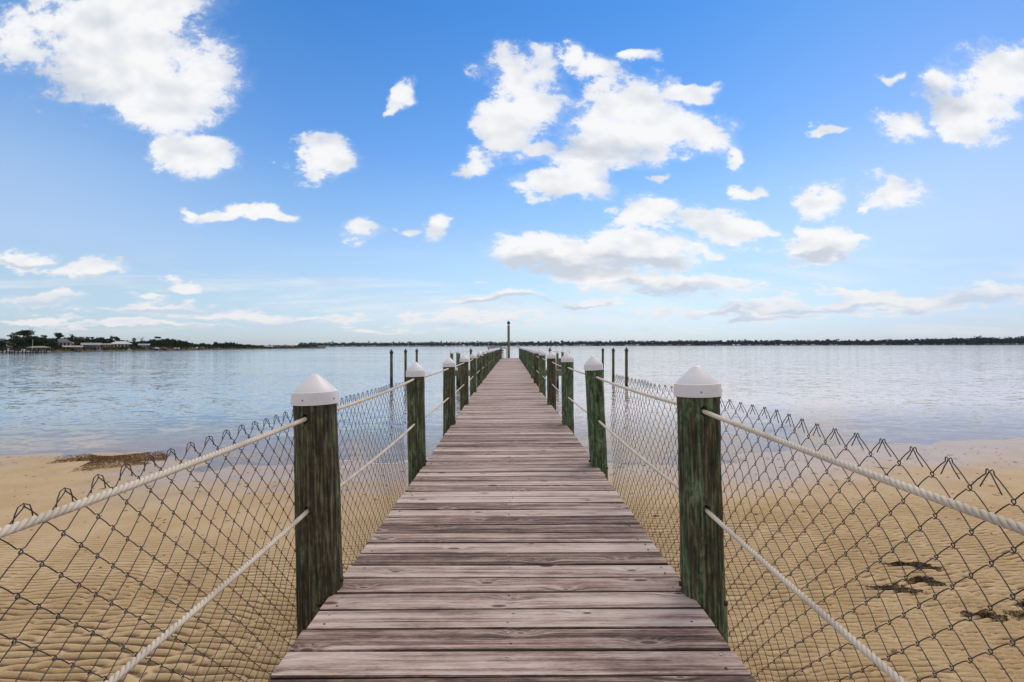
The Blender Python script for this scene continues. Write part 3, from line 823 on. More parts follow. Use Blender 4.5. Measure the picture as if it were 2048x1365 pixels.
kp = (np.abs(fz_) < .0022) & (samp(LP, fx_ * .9, fy_ * .4) > .15); fx_, fy_ = fx_[kp], fy_[kp]; n = len(fx_)
fl_ = r_.uniform(.008, .035, n); c = np.stack([fx_, fy_, np.maximum(sand_z(fx_, fy_), 0) + .004], 1)
dd = np.stack([fl_, fl_ * 0, fl_ * 0], 1); d3 = np.stack([fl_ * 0, fl_ * .35, fl_ * 0], 1)
tag(raw('shore_foam', np.stack([c - dd, c - d3, c + dd, c + d3], 1).reshape(-1, 3), np.arange(4 * n).reshape(-1, 4), M['foam']), 'thin broken white foam line where the water meets the sand', 'foam', kind='stuff')
# driftwood chip
mb = MB(); ch = sand_z(3.37, 4.17)
mb.add([(-.045, -.012, 0), (.03, -.018, 0), (.05, .004, 0), (-.02, .016, 0), (-.03, -.008, .016), (.025, -.010, .02), (.036, .004, .018), (-.012, .010, .014)],
       [(3, 2, 1, 0), (4, 5, 6, 7), (0, 1, 5, 4), (1, 2, 6, 5), (2, 3, 7, 6), (3, 0, 4, 7)])
tag(mb.build('driftwood_chip', M['rusty_bolt'], loc=(3.37, 4.17, float(ch) - .002)), 'small reddish brown driftwood chip lying among the seaweed at right', 'driftwood')
# scattered bits
n = 1500
r_ = np.random.default_rng(21)
bx_ = r_.uniform(-10, 11, n); by_ = r_.uniform(2.2, 11.4, n); keep = by_ < shore_y(bx_) - .1
bx_, by_ = bx_[keep], by_[keep]; V = []; 
d1 = r_.normal(size=(len(bx_), 3)); d1[:, 2] = 0; d1 /= np.linalg.norm(d1, axis=1)[:, None]; d2 = np.stack([-d1[:, 1], d1[:, 0], d1[:, 2]], 1)
l = r_.gamma(2.0, .006, len(bx_))[:, None] + .006
l = l * np.clip(by_ / 5, .6, 1.6)[:, None]
c = np.stack([bx_, by_, sand_z(bx_, by_) + .003], 1); upv = np.array([0, 0, .006])
V = np.stack([c - d1 * l, c - d2 * l * .45, c + d1 * l, c + d2 * l * .45, c + upv], 1).reshape(-1, 3)
o_ = np.arange(len(bx_)) * 5
Fq = np.concatenate([np.stack([o_, o_ + 1, o_ + 4], 1), np.stack([o_ + 1, o_ + 2, o_ + 4], 1), np.stack([o_ + 2, o_ + 3, o_ + 4], 1), np.stack([o_ + 3, o_, o_ + 4], 1)])
tag(raw('beach_litter', V, Fq, M['wrack']), 'small dark bits of shell and weed strewn over the sand', 'beach litter', kind='stuff')

# ------------------------------------------------------------------ mooring pilings and finger docks
def mooring(px, py, D, r, label, g_=.5, lean=0.0, mat='treated_piling', cap='black_cap_plastic', group='tall mooring pilings standing in the water', capw=1.35):
    x, y, z = at(px, py, D)
    root = empty('mooring_piling', (x, y, 0)); tag(root, label, 'piling', group)
    h_ = z - .20
    o = MB().lathe((0, 0, -1.4), [(r * 1.12, 0), (r * 1.05, 1.2), (r, h_ + 1.4)], 14, lean=(lean, 0)).build('post', M[mat], root, True); o.color = (g_, 0, 0, 1)
    MB().lathe((lean * (h_ + 1.4), 0, h_ - .03), [(r * capw, 0), (r * capw * 1.03, .07), (r * .7, .15), (.01, .23)], 14).build('piling_cap', M[cap], root, True)
    return root
mooring(783, 698.5, 29, .077, 'tall dark mooring piling standing alone in the water, leftmost of six', .35)
mooring(811.3, 697.5, 33, .077, 'tall dark mooring piling just left of the second left pier piling', .3)
mooring(833.6, 697.3, 37, .077, 'tall dark mooring piling rising behind the second left pier piling', .4)
mooring(1252.3, 694.5, 28.7, .077, 'tall dark mooring piling standing alone in the water, rightmost of six', .3, .006)
mooring(1226, 695.5, 32.0, .077, 'tall dark mooring piling in the middle of the right-hand three', .3, .006)
mooring(1204.7, 695.7, 36.5, .077, 'slightly tilted brown mooring piling just right of the second right pier piling', .1, .012)
GL = 'pilings around the side docks'
mooring(941.7, 696.5, 32, .062, 'thin red-brown piling beyond the left side dock', mat='brown_piling', cap='black_cap_plastic', group=GL)
mooring(1099.8, 695, 32, .062, 'thin red-brown piling beyond the right side dock', mat='brown_piling', cap='black_cap_plastic', group=GL)
mooring(1077.2, 696.5, 31, .062, 'dark green piling behind the right row near the side dock', .5, cap='white_cap_plastic', group=GL)
def side_dock(s, label):
    root = empty('side_dock', (s * 1.9, 28, 0)); tag(root, label, 'dock', 'side docks off the pier')
    zt = .985
    mb = MB()
    for k in range(21): mb.box((0, -1.5 + k * .145, zt), (2.1, .138, .04))
    mb.build('platform', M['dock_pale'], root)
    for y_ in (-1.5, 0, 1.4): MB().box((0, y_, zt - .16), (2.0, .09, .26)).build('joist', M['dock_wood'], root)
    for (x_, y_, h_, r_) in ((s * .98, -1.56, 1.93, .078), (s * .62, -1.56, 1.93, .066) if s < 0 else (s * .45, -1.5, 1.93, .062), (s * 1.0, 1.5, 1.93, .07), (s * 1.12, -1.0, 1.45, .05)):
        o = MB().lathe((x_, y_, -1.4), [(r_ * 1.1, 0), (r_, 1.4 + h_ - .1)], 14).build('piling', M['treated_piling'], root, True); o.color = (.7, 0, 0, 1)
        c_ = MB().lathe((0, 0, 0), [(r_ * 1.15, 0), (r_ * 1.15, .05), (r_ * .6, .10), (.01, .15)], 14).build('piling_cap', M['white_cap_plastic'], o, True)
        c_.location = (x_, y_, h_ - .12)
    MB().tube([(s * 1.06, -1.62, .05), (s * 1.06, -1.62, 2.0)], .018, 8).build('white_pipe', M['boat_white'], root)
    MB().tube([(s * .9, -1.5, 1.86), (s * .45, 3.9, 1.86)], .014, 6).build('cable', M['galvanised'], root)
    return root
side_dock(-1, 'low side dock with tall green pilings off the left of the pier')
rd = side_dock(1, 'low side dock with step box and ladder off the right of the pier')
sb = MB().box((.72, -1.1, 1.27), (.38, .5, .5)).build('step_box', M['dock_wood'], rd)
MB().box((0, 0, 0), (.46, .56, .05)).build('step_box_lid', M['dock_pale'], sb).location = (.72, -1.1, 1.545)
lad = MB()
for k in range(5): lad.box((.02, -1.66, .98 + k * .11), (.16, .03, .055))
lad.box((-.07, -1.66, .95), (.025, .03, 1.1)); lad.box((.11, -1.66, .95), (.025, .03, 1.1))
lad.build('ladder', M['boat_white'], rd)

# pier head: cleaning table, stand, rail, tall piling
head = empty('pier_head_platform', (-1.6, 43.6, 0)); tag(head, 'small platform joined to the far left end of the pier', 'platform')
mb = MB()
for k in range(24): mb.box((0, -1.7 + k * .145, DECK - .03), (1.55, .138, .04))
mb.build('platform', M['dock_pale'], head)
for x_ in (-.65, .65):
    for y_ in (-1.5, 1.5):
        o = MB().lathe((x_, y_, -1.4), [(.075, 0), (.07, 2.45)], 12).build('piling', M['treated_piling'], head, True)
tb = empty('cleaning_table', (lat(990, 42), 42, DECK)); tag(tb, 'grey topped cleaning table at the far left end of the pier', 'table')
MB().box((-.02, 0, .84), (1.14, .55, .05)).build('tabletop', M['grey_counter'], tb)
MB().box((-.02, .26, .93), (1.10, .03, .14)).build('splashback', M['grey_counter'], tb)
for x_ in (-.5, .5):
    for y_ in (-.22, .22): MB().box((x_, y_, .41), (.09, .09, .81)).build('leg', M['dock_wood'], tb)
st = empty('red_stand', (lat(1003.6, 41), 41, DECK)); tag(st, 'red-brown wooden stand on the deck beside the last left pilings', 'stand')
for x_ in (-.085, .085): MB().box((x_, 0, .33), (.05, .10, .66)).build('leg', M['red_brown_wood'], st)
MB().box((0, 0, .69), (.25, .22, .10)).build('top_board', M['red_brown_wood'], st)
MB().box((0, 0, .50), (.13, .06, .07)).build('crosspiece', M['red_brown_wood'], st)
rl = empty('end_rail', (lat(1010, 44.6), 44.6, DECK)); tag(rl, 'tan wooden rail at the far end of the deck beside the tall piling', 'railing')
MB().box((0.02, 0, .86), (.56, .10, .10)).build('top_rail', M['tan_rail'], rl)
MB().box((.12, 0, .40), (.05, .05, .80)).build('rail_post', M['dock_wood'], rl)
tx, ty, tz = at(1017.3, 643, 45.35)
tp_ = empty('tall_end_piling', (tx, ty, 0)); tag(tp_, 'very tall dark piling with black cap standing at the end of the pier', 'piling')
o = MB().lathe((0, 0, -1.4), [(.115, 0), (.108, 2.5), (.10, tz - .2 + 1.4)], 20).build('post', M['treated_piling'], tp_, True); o.color = (.25, 0, 0, 1)
MB().lathe((0, 0, tz - .22), [(.13, 0), (.135, .10), (.08, .19), (.012, .27)], 20).build('piling_cap', M['black_cap_plastic'], tp_, True)
MB().lathe((0, 0, tz - .37), [(.106, 0), (.106, .10)], 20).build('white_band', M['boat_white'], tp_, True)
MB().tube([(.015, -.115, DECK + .01), (.015, -.112, tz - .4)], .017, 8).build('conduit', M['tan_rail'], tp_)

# ------------------------------------------------------------------ far shores
def land_strip(name, pts, mat, prof_):
    P_ = np.array(pts, float); V = []; nP = len(P_); nL = len(prof_)
    for (bk, z_) in prof_:
        for (x, y) in P_:
            L = math.hypot(x, y); V.append((x + x / L * bk, y + y / L * bk, z_ + (0.25 * math.sin(x * .31) * math.sin(x * .07 + bk) if 1 < bk < 200 else 0)))
    f_ = [(j * nP + i, j * nP + i + 1, (j + 1) * nP + i + 1, (j + 1) * nP + i) for j in range(nL - 1) for i in range(nP - 1)]
    o = raw(name, V, f_, mat, smooth=True); return tag(o, kind='structure')
SH = [(-500, 150), (-200, 200), (-60, 215), (0, 222), (100, 228), (200, 262), (300, 300), (400, 338), (500, 430), (600, 520), (660, 640)]
def shoreD(px): return float(np.interp(px, [a for a, b in SH], [b for a, b in SH]))
pts = []
for px in np.linspace(-500, 652, 90):
    D = shoreD(px); pts.append((lat(px, D), D))
land_strip('peninsula_ground', pts, M['bank_earth'], [(-1.5, -.3), (.4, .25), (2.5, .9), (10, 1.3), (30, 2.0), (80, 3.0), (400, 3.0)])
FARD = [(640, 2100), (1000, 2000), (1300, 1700), (1700, 1450), (2048, 1200), (2700, 900)]
def farD(px): return float(np.interp(px, [a for a, b in FARD], [b for a, b in FARD]))
pts = [(lat(px, farD(px)), farD(px)) for px in np.linspace(420, 2700, 140)]
land_strip('far_shore_ground', pts, M['bank_earth'], [(-4, -.3), (3, .5), (12, 1.2), (60, 2.0), (900, 2.0)])

def leaf_cloud(centres, radii, n, size, r_):
    """leaf quads around clump centres: returns verts, faces"""
    k = r_.integers(0, len(centres), n)
    dirs = r_.normal(size=(n, 3)); dirs /= np.linalg.norm(dirs, axis=1)[:, None]
    rad = r_.uniform(.45, 1.05, n)[:, None]
    c = centres[k] + dirs * rad * radii[k]
    a = r_.normal(size=(n, 3)); a /= np.linalg.norm(a, axis=1)[:, None]
    b_ = np.cross(a, r_.normal(size=(n, 3))); b_ /= np.linalg.norm(b_, axis=1)[:, None]
    s_ = (size * r_.uniform(.6, 1.5, n))[:, None]
    V = np.stack([c - a * s_, c - b_ * s_ * .6, c + a * s_, c + b_ * s_ * .6], 1).reshape(-1, 3)
    return V, np.arange(4 * n).reshape(-1, 4)
def tree_parts(kind, r_):
    """unit tree (height 1): returns (clump centres, radii, trunk MB)"""
    tr_ = MB()
    if kind == 'oak':
        n_c = 22; a = r_.uniform(0, 6.28, n_c); h = r_.uniform(.22, .88, n_c); rr = r_.uniform(.08, .44, n_c) * np.sqrt(np.clip(1.15 - np.abs(h - .5) * 1.3, .2, 1))
        C = np.stack([rr * np.cos(a), rr * np.sin(a), h], 1); R = np.tile([[.15, .15, .10]], (n_c, 1)) * r_.uniform(.7, 1.3, (n_c, 1))
    elif kind == 'pine':
        n_c = 22; a = r_.uniform(0, 6.28, n_c); h = r_.uniform(.38, .95, n_c); rr = r_.uniform(.05, .34, n_c) * (1.1 - (h - .45))
        C = np.stack([rr * np.cos(a), rr * np.sin(a), h], 1); R = np.tile([[.13, .13, .075]], (n_c, 1)) * r_.uniform(.7, 1.3, (n_c, 1))
    elif kind == 'column':
        n_c = 14; a = r_.uniform(0, 6.28, n_c); h = np.linspace(.15, .95, n_c); rr = r_.uniform(0, .10, n_c)
        C = np.stack([rr * np.cos(a), rr * np.sin(a), h], 1); R = np.tile([[.12, .12, .09]], (n_c, 1)) * r_.uniform(.8, 1.2, (n_c, 1))
    elif kind == 'bush':
        n_c = 14; a = r_.uniform(0, 6.28, n_c); h = r_.uniform(.15, .8, n_c); rr = r_.uniform(.0, .65, n_c) * np.sqrt(1 - h * .8)
        C = np.stack([rr * np.cos(a), rr * np.sin(a), h], 1); R = np.tile([[.26, .26, .17]], (n_c, 1)) * r_.uniform(.7, 1.2, (n_c, 1))
    elif kind == 'palm':
        C = np.array([[0, 0, .93]] + [[.12 * math.cos(t), .12 * math.sin(t), .90] for t in np.arange(0, 6.28, .9)]); R = np.tile([[.09, .09, .05]], (len(C), 1))
    else:
        C = np.zeros((0, 3)); R = np.zeros((0, 3))
    tw = .022 if kind != 'bush' else .03
    sway = r_.uniform(-.03, .03, 2)
    tr_.tube([(0, 0, -.05), (sway[0] * .5, sway[1] * .5, .35), (sway[0], sway[1], .62), (sway[0] * .6, 0, .86)], [tw, tw * .8, tw * .55, tw * .2], 6)
    if kind == 'bare':
        for i in range(26):
            z0 = r_.uniform(.45, .9); a = r_.uniform(0, 6.28); L = r_.uniform(.12, .30); e = r_.uniform(.2, .6)
            p0 = np.array([sway[0] * .8, sway[1] * .8, z0]); p1 = p0 + np.array([math.cos(a) * L * .6, math.sin(a) * L * .6, L * e]); p2 = p1 + np.array([math.cos(a + .6) * L * .4, math.sin(a + .6) * L * .4, L * .5])
            tr_.tube([p0, p1, p2], [.010, .007, .003], 4)
    else:
        for c in C[::2]:
            z0 = max(.2, c[2] - .18); tr_.tube([(sway[0] * z0, sway[1] * z0, z0), tuple((c + np.array([0, 0, z0])) / 2 * np.array([1, 1, 0]) + np.array([0, 0, (z0 + c[2]) / 2])), tuple(c)], [tw * .4, tw * .3, tw * .1], 4)
    return C, R, tr_
PROTO = {}
def make_proto(key, kind, mat, n_leaf, size, seed):
    r_ = np.random.default_rng(seed); C, R, tr_ = tree_parts(kind, r_)
    V = Fq = None
    if len(C): V, Fq = leaf_cloud(C, R, n_leaf, size, r_)
    PROTO[key] = (V, Fq, tr_, mat)
def tree(key, name, px, py_top, D, wpx, label, cat='tree', group=None, base=None, mat=None):
    V, Fq, tr_, m0 = PROTO[key]
    if base is None: base = 1.2
    x, y, z = at(px, py_top, D); H = max(z - base, 1.0)
    root = empty(name, (x, y, base), px * 1.7)
    tag(root, label, cat, group)
    wid = wpx / F * D
    nat = {'oak': .98, 'pine': .80, 'column': .40, 'bush': 1.7, 'palm': .5, 'bare': .7}[key.split('_')[0]]
    sx = wid / nat
    if V is not None:
        o = raw('crown', V * np.array([sx, sx, H]), Fq, M[mat or m0], root)
    v = np.concatenate(tr_.v) * np.array([sx if sx < H else H, sx if sx < H else H, H])
    raw('trunk', v, tr_.f, M['bark'], root)
    return root
make_proto('oak_a', 'oak', 'leaf_dark', 2100, .036, 1); make_proto('oak_b', 'oak', 'leaf_olive', 1300, .035, 2)
make_proto('pine_a', 'pine', 'leaf_dark', 1800, .032, 3); make_proto('pine_b', 'pine', 'leaf_dark', 1400, .032, 4)
make_proto('column_a', 'column', 'leaf_dark', 800, .03, 5); make_proto('bush_a', 'bush', 'leaf_dark', 1200, .055, 6)
make_proto('bush_b', 'bush', 'leaf_rust', 700, .06, 7); make_proto('palm_a', 'palm', 'leaf_dark', 260, .05, 8); make_proto('bare_a', 'bare', 'bark', 0, 0, 9)
GT = 'trees on the left peninsula'
TR = [  # proto, name, px, top y, extra distance, width px, label, base
 ('pine_a', 'pine_tree', 50, 659.5, 30, 46, 'tallest broad dark pine on the left peninsula, above the boat dock'),
 ('bare_a', 'dead_tree', 65.5, 657.5, 26, 13, 'bare dead treetop sticking up beside the tallest dark pine'),
 ('oak_a', 'oak_tree', 66, 671, 18, 30, 'dark round tree just right of the tallest pine, behind the boat canopy'),
 ('oak_a', 'oak_tree', 36, 676, 14, 26, 'dense dark tree below and left of the tallest pine'),
 ('oak_b', 'oak_tree', 22, 676, 42, 18, 'brownish tree between the two gabled houses at far left'),
 ('oak_a', 'oak_tree', 4, 681, 6, 26, 'low dark tree at the left edge, in front of the grey gabled house'),
 ('pine_b', 'pine_tree', 90, 670.5, 40, 22, 'ragged green pine behind the dark roofed white house, left of it'),
 ('oak_a', 'oak_tree', 103, 676, 50, 18, 'small dark tree between ragged pine and round-topped pine'),
 ('pine_a', 'pine_tree', 121, 665, 42, 19, 'tall round-topped pine behind the dark roofed white house'),
 ('oak_a', 'oak_tree', 137, 674, 48, 18, 'dark tree directly right of the tall round-topped pine'),
 ('column_a', 'cypress_tree', 147, 669.5, 45, 10, 'narrow pointed tree right of the dark roofed white house'),
 ('oak_a', 'oak_tree', 160, 673, 46, 20, 'dark tree above the tan roofed boathouse'),
 ('pine_b', 'pine_tree', 178, 674, 50, 15, 'thin-crowned pine above the left half of the blue-grey house'),
 ('pine_b', 'pine_tree', 188, 674, 52, 12, 'thin-crowned pine above the right half of the blue-grey house'),
 ('oak_a', 'oak_tree', 203, 674, 46, 17, 'round dark tree above the gap right of the blue-grey house'),
 ('oak_a', 'oak_tree', 215, 677, 46, 13, 'small dark tree above the low cream house'),
 ('column_a', 'cypress_tree', 225, 672.5, 44, 9, 'upright dark tree at the left end of the large white roofed house'),
 ('pine_a', 'pine_tree', 236, 673, 44, 15, 'spreading pine above the left part of the large white roofed house'),
 ('oak_a', 'oak_tree', 250, 680, 46, 18, 'low dark tree behind the large white roofed house'),
 ('column_a', 'cypress_tree', 269.5, 676.5, 28, 10, 'dense dark upright tree right of the large white roofed house'),
 ('bare_a', 'dead_tree', 285, 675.5, 40, 18, 'leafless pale tree above the small half-hidden house'),
 ('oak_a', 'oak_tree', 264, 683, 24, 14, 'low dark tree filling the gap left of the dense upright tree'),
 ('oak_b', 'oak_tree', 290, 681, 30, 24, 'wide olive tree behind the small half-hidden house'),
 ('oak_a', 'oak_tree', 307, 678, 26, 16, 'dark tree above the white roofed boathouse'),
 ('palm_a', 'palm_tree', 314.5, 673, 24, 8, 'left one of two tall palms above the white roofed boathouse'),
 ('palm_a', 'palm_tree', 319.8, 673.5, 24, 8, 'right one of two tall palms above the white roofed boathouse'),
 ('bush_a', 'waterside_oak', 107, 680, 4, 34, 'large rounded dark waterside tree in front of the dark roofed white house'),
 ('bush_b', 'rust_shrub', 211, 695, 3, 22, 'rust-orange shrubs below the low cream house'),
 ('bush_b', 'rust_shrub', 270, 693.5, 3, 12, 'rust-orange shrub right of the large white roofed house'),
 ('bush_b', 'rust_shrub', 231, 697, 2.5, 16, 'low rust shrub at the water below the large white roofed house'),
 ('bush_a', 'green_shrub', 247, 693, 5, 20, 'dark green shrubs in front of the large white roofed house'),
 ('bush_b', 'rust_shrub', 133, 694, 4, 14, 'dark rust bush at the left end of the tan roofed boathouse'),
]
for (k_, nm, px, py, ex, wp, lab) in TR:
    bs = 1.0 if ex < 10 else 1.8
    tree(k_, nm, px, py, shoreD(px) + ex, wp, lab, 'shrub' if 'shrub' in nm or 'bush' in k_ and 'oak' not in nm else 'tree', GT, bs)

def wood(name, spec, label, mat, seed, n_leaf, size, kinds=('oak', 'pine', 'oak', 'column')):
    """spec: list of (x, y, base, height, width): one far-off mass of trees"""
    r_ = np.random.default_rng(seed); Vs = []; Fs = []; o = 0
    for i, (x, y, b0, H, W) in enumerate(spec):
        C, R, _ = tree_parts(kinds[r_.integers(0, len(kinds))], r_)
        C = C * np.array([W, W, H]); R = R * np.array([W, W, H]) * 1.1
        V, Fq = leaf_cloud(C, R, n_leaf, size, r_)
        tv = np.array([(-.03 * W, 0, -.3), (.03 * W, 0, -.3), (.01 * W, 0, H * .8), (-.01 * W, 0, H * .8)])
        V = np.concatenate([V, tv]); Fq = np.concatenate([Fq, [[4 * n_leaf, 4 * n_leaf + 1, 4 * n_leaf + 2, 4 * n_leaf + 3]]])
        Vs.append(V + np.array([x, y, b0])); Fs.append(Fq + o); o += len(V)
    ob_ = raw(name, np.concatenate(Vs), np.concatenate(Fs), M[mat])
    return tag(ob_, label, 'woodland', kind='stuff')
# the dark tree mass behind the houses and on to the peninsula's tip
sky_px = [0, 30, 60, 90, 130, 160, 200, 230, 260, 280, 300, 327, 333, 344, 350, 362, 369, 376, 384, 391, 402, 409, 417, 424, 432, 441, 452, 466, 475, 483, 492, 497, 505, 512, 530, 545, 560, 592, 603, 640]
sky_py = [682, 679, 677, 677, 677, 677, 677.5, 679, 685, 683, 681, 678, 677, 677.5, 677.5, 679, 681, 683, 685.5, 688, 687, 685.8, 688, 689.5, 684, 686, 684.5, 684.5, 687, 686.5, 689.5, 687, 690.5, 692.5, 690.5, 690, 691.5, 691.5, 692.5, 693.5]
spec = []
for row in range(4):
    for px in np.arange(-40, 636, 4.5 if row < 2 else 6):
        pxx = px + rng.uniform(-2, 2); ex = [14, 26, 40, 60][row] + rng.uniform(-4, 4)
        if px < 325 and row == 0: continue
        D = shoreD(pxx) + ex
        tpy = np.interp(pxx, sky_px, sky_py) + [3.5, 1.4, -.6, .2][row] + abs(rng.normal(0, 1.3))
        x, y, z = at(pxx, tpy, D); b0 = 1.2 if row == 0 else 1.8
        H = max(z - b0, 1.2); spec.append((x, y, b0, H, max(H * rng.uniform(.7, 1.1), 3.0)))
for (a_, b_) in ((32, 62), (88, 115), (98, 128), (150, 171), (196, 206), (262, 283), (298, 306), (336, 347), (360, 384), (410, 434), (441, 530)):
    px = a_
    while px < b_:
        D = shoreD(px) + rng.uniform(5, 11); x, y, z = at(px, 694.5 + rng.uniform(-3, 2.5) - (2.5 if px < 300 else 1), D); H = max(z - .8, 1.2)
        spec.append((x, y, .8, H, H * 1.1)); px += rng.uniform(2.2, 4.0)
wood('peninsula_woodland', spec, 'continuous dark tree mass behind the shoreline houses of the left peninsula', 'leaf_dark', 31, 150, .42)
spec = []
for row in range(3):
    px = 600.0
    while px < 2500:
        D = farD(px) + row * 22 + rng.uniform(-8, 8)
        th = np.interp(px, [600, 900, 1300, 1500, 1700, 1850, 1950, 2100], [7.5, 8, 9.0, 9.5, 9.0, 11, 13, 13.5])
        hh = th * (1.12 if row else .85) * rng.uniform(.74, 1.08) + (rng.random() < .06) * 2.2
        H = hh / F * D - .5
        spec.append((lat(px, D), D, 1.4, H, H * rng.uniform(.6, 1.1)))
        px += rng.uniform(2.6, 5.0) * (1 if row < 2 else 1.4)
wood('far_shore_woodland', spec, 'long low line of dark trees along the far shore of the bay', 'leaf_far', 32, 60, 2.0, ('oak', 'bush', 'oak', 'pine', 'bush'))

# low plants and clutter along the peninsula bank
spec_v = []; r_ = np.random.default_rng(77); Vs = []; 
n = 5200; pxs = r_.uniform(-60, 625, n); ex = r_.uniform(.6, 9, n)
Dd = np.interp(pxs, [a for a, b in SH], [b for a, b in SH]) + ex
c = np.stack([(pxs - 1020) / F * Dd, Dd, .5 + ex * .08 + r_.uniform(0, 1.2, n)], 1)
a = r_.normal(size=(n, 3)); a /= np.linalg.norm(a, axis=1)[:, None]; b_ = np.cross(a, r_.normal(size=(n, 3))); b_ /= np.linalg.norm(b_, axis=1)[:, None]
s_ = r_.uniform(.25, .7, n)[:, None]
V = np.stack([c - a * s_, c - b_ * s_ * .6, c + a * s_, c + b_ * s_ * .6], 1).reshape(-1, 3)
tag(raw('bank_undergrowth', V, np.arange(4 * n).reshape(-1, 4), M['leaf_olive']), 'low olive undergrowth along the water edge of the left peninsula', 'undergrowth', kind='stuff')

# ------------------------------------------------------------------ houses
def house(px0, px1, eave_py, roof_py, base_py, ex, wall, roof, label, style='hip', wins=4, cols=0, deck_=False, name='house'):
    pc = (px0 + px1) / 2; D = shoreD(pc) + ex
    W = (px1 - px0) / F * D; cx = lat(pc, D)
    ze = CAM_Z - (eave_py - hor(pc)) / F * D; zr = CAM_Z - (roof_py - hor(pc)) / F * D; zb = CAM_Z - (base_py - hor(pc)) / F * D
    root = empty(name, (cx, D, zb), -math.atan2(cx, D)); tag(root, label, 'house', 'houses on the left peninsula')
    h = ze - zb; dp_ = min(W * .8, 9.0)
    MB().box((0, dp_ / 2, h / 2 - .5), (W * .94, dp_, h + 1)).build('wall', M[wall], root)
    o_ = .4; z0 = h + .002
    if style == 'hip':
        rdg = W * .22
        v = [(-W / 2 - o_, -o_, z0), (W / 2 + o_, -o_, z0), (W / 2 + o_, dp_ + o_, z0), (-W / 2 - o_, dp_ + o_, z0), (-rdg, dp_ / 2, zr - zb), (rdg, dp_ / 2, zr - zb)]
        f_ = [(0, 1, 5, 4), (1, 2, 5), (2, 3, 4, 5), (3, 0, 4), (3, 2, 1, 0)]
    elif style == 'gable':
        v = [(-W / 2 - o_, -o_, z0), (W / 2 + o_, -o_, z0), (W / 2 + o_, dp_ + o_, z0), (-W / 2 - o_, dp_ + o_, z0), (0, -o_, zr - zb), (0, dp_ + o_, zr - zb)]
        f_ = [(0, 4, 5, 3), (1, 2, 5, 4), (3, 2, 1, 0), (0, 1, 4), (2, 3, 5)]
    else:
        v = [(-W / 2 - o_, -o_, z0), (W / 2 + o_, -o_, z0), (W / 2 + o_, dp_ + o_, z0), (-W / 2 - o_, dp_ + o_, z0), (-W / 2 - o_, dp_ / 2, zr - zb), (W / 2 + o_, dp_ / 2, zr - zb)]
        f_ = [(0, 1, 5, 4), (2, 3, 4, 5), (3, 2, 1, 0), (1, 2, 5), (3, 0, 4)]
    MB().add(v, f_).build('roof', M[roof], root)
    if style == 'gable':
        MB().add([(-W * .42, -o_ - .02, z0 + .05), (W * .42, -o_ - .02, z0 + .05), (0, -o_ - .02, (zr - zb) * .93 + z0 * .07)], [(0, 1, 2)]).build('gable_wall', M[wall], root)
    wh = min(1.5, h * .62); ww = min(1.3, W / (wins * 1.9 + .01))
    for i in range(wins):
        xw = -W * .47 + W * .94 * (i + .5) / wins
        fr_ = MB().box((xw, -.03, h * .5), (ww + .2, .06, wh + .2)).build('window', M['house_white'], root)
        MB().box((xw, -.07, h * .5), (ww, .04, wh)).build('pane', M['window_glass'], fr_)
    for i in range(cols):
        xc = -W * .48 + W * .96 * i / max(cols - 1, 1)
        MB().lathe((xc, -1.2, -.5), [(.16, 0), (.13, h + .5)], 8).build('column', M['dock_wood' if name == 'boathouse' or style == 'side' else 'house_white'], root)
    if cols: MB().box((0, -.75, h - .1), (W, 1.3, .2)).build('porch_beam', M[roof], root)
    if deck_: MB().box((0, -2.2, .05), (W * 1.15, 3.0, .22)).build('deck', M['dock_pale'], root)
    return root
house(0, 13, 680.5, 677, 689, 34, 'house_grey', 'roof_slate', 'grey gabled house half hidden by trees at the left edge', 'gable', 2)
house(18, 33, 685.5, 681.5, 692, 16, 'house_white', 'roof_grey', 'small white gabled house left of the tallest pine', 'gable', 2)
house(116, 141, 685.5, 677.5, 693, 20, 'house_white', 'roof_slate', 'white house with tall columns under a dark hipped roof', 'hip', 4, 5)
house(141, 149, 687, 684.5, 693, 19, 'house_cream', 'roof_tan', 'small cream annexe right of the house with columns', 'hip', 2)
house(134, 163, 694.2, 691.5, 701.5, 2, 'house_brick', 'roof_tan', 'wide low boathouse with a tan roof at the water', 'side', 3, 6, name='boathouse')
house(170, 200, 690, 686, 702.5, 4, 'house_grey', 'roof_grey', 'blue-grey waterside house with white posts and balcony', 'side', 5, 6, True)
house(203, 223, 689.5, 687.3, 694.5, 16, 'house_cream', 'roof_tan', 'low cream house between the blue-grey and the white roofed house', 'side', 4)
house(226, 262, 688.2, 683, 695, 14, 'house_white', 'roof_white', 'large house with a pale white hipped roof and columns', 'hip', 6, 4, True)
house(281, 299, 690.5, 687.8, 696, 10, 'house_white', 'roof_grey', 'small pale house half hidden below the leafless tree', 'side', 3)
house(305, 319, 697, 695.4, 701, 1.5, 'house_cream', 'roof_white', 'small boathouse with a low white roof at the water', 'hip', 2, 3, name='boathouse')
house(320, 335, 697.2, 695.2, 701, 2, 'house_brick', 'roof_red', 'red-brown boathouse next to the white roofed boathouse', 'hip', 2, 3, name='boathouse')
house(348, 359, 697.3, 696, 700.5, 1.5, 'boat_blue', 'roof_white', 'bluish white boathouse standing alone before dark trees', 'side', 1, 3, name='boathouse')
house(383, 395, 697, 694.8, 700, 3, 'house_grey', 'roof_white', 'low grey house with white roof at the end of the dark wood', 'side', 3)
house(396, 409, 696.5, 694, 699.8, 4, 'house_cream', 'roof_red', 'cream house with reddish roof beside the low grey one', 'hip', 3)
house(434, 441, 697, 695.6, 699.4, 3, 'house_white', 'roof_white', 'tiny white hut on the shore of the peninsula', 'gable', 1)
house(530, 546, 693, 691.8, 697.8, 4, 'boat_blue', 'roof_white', 'blue and white flat building near the tip of the peninsula', 'side', 3, 4)
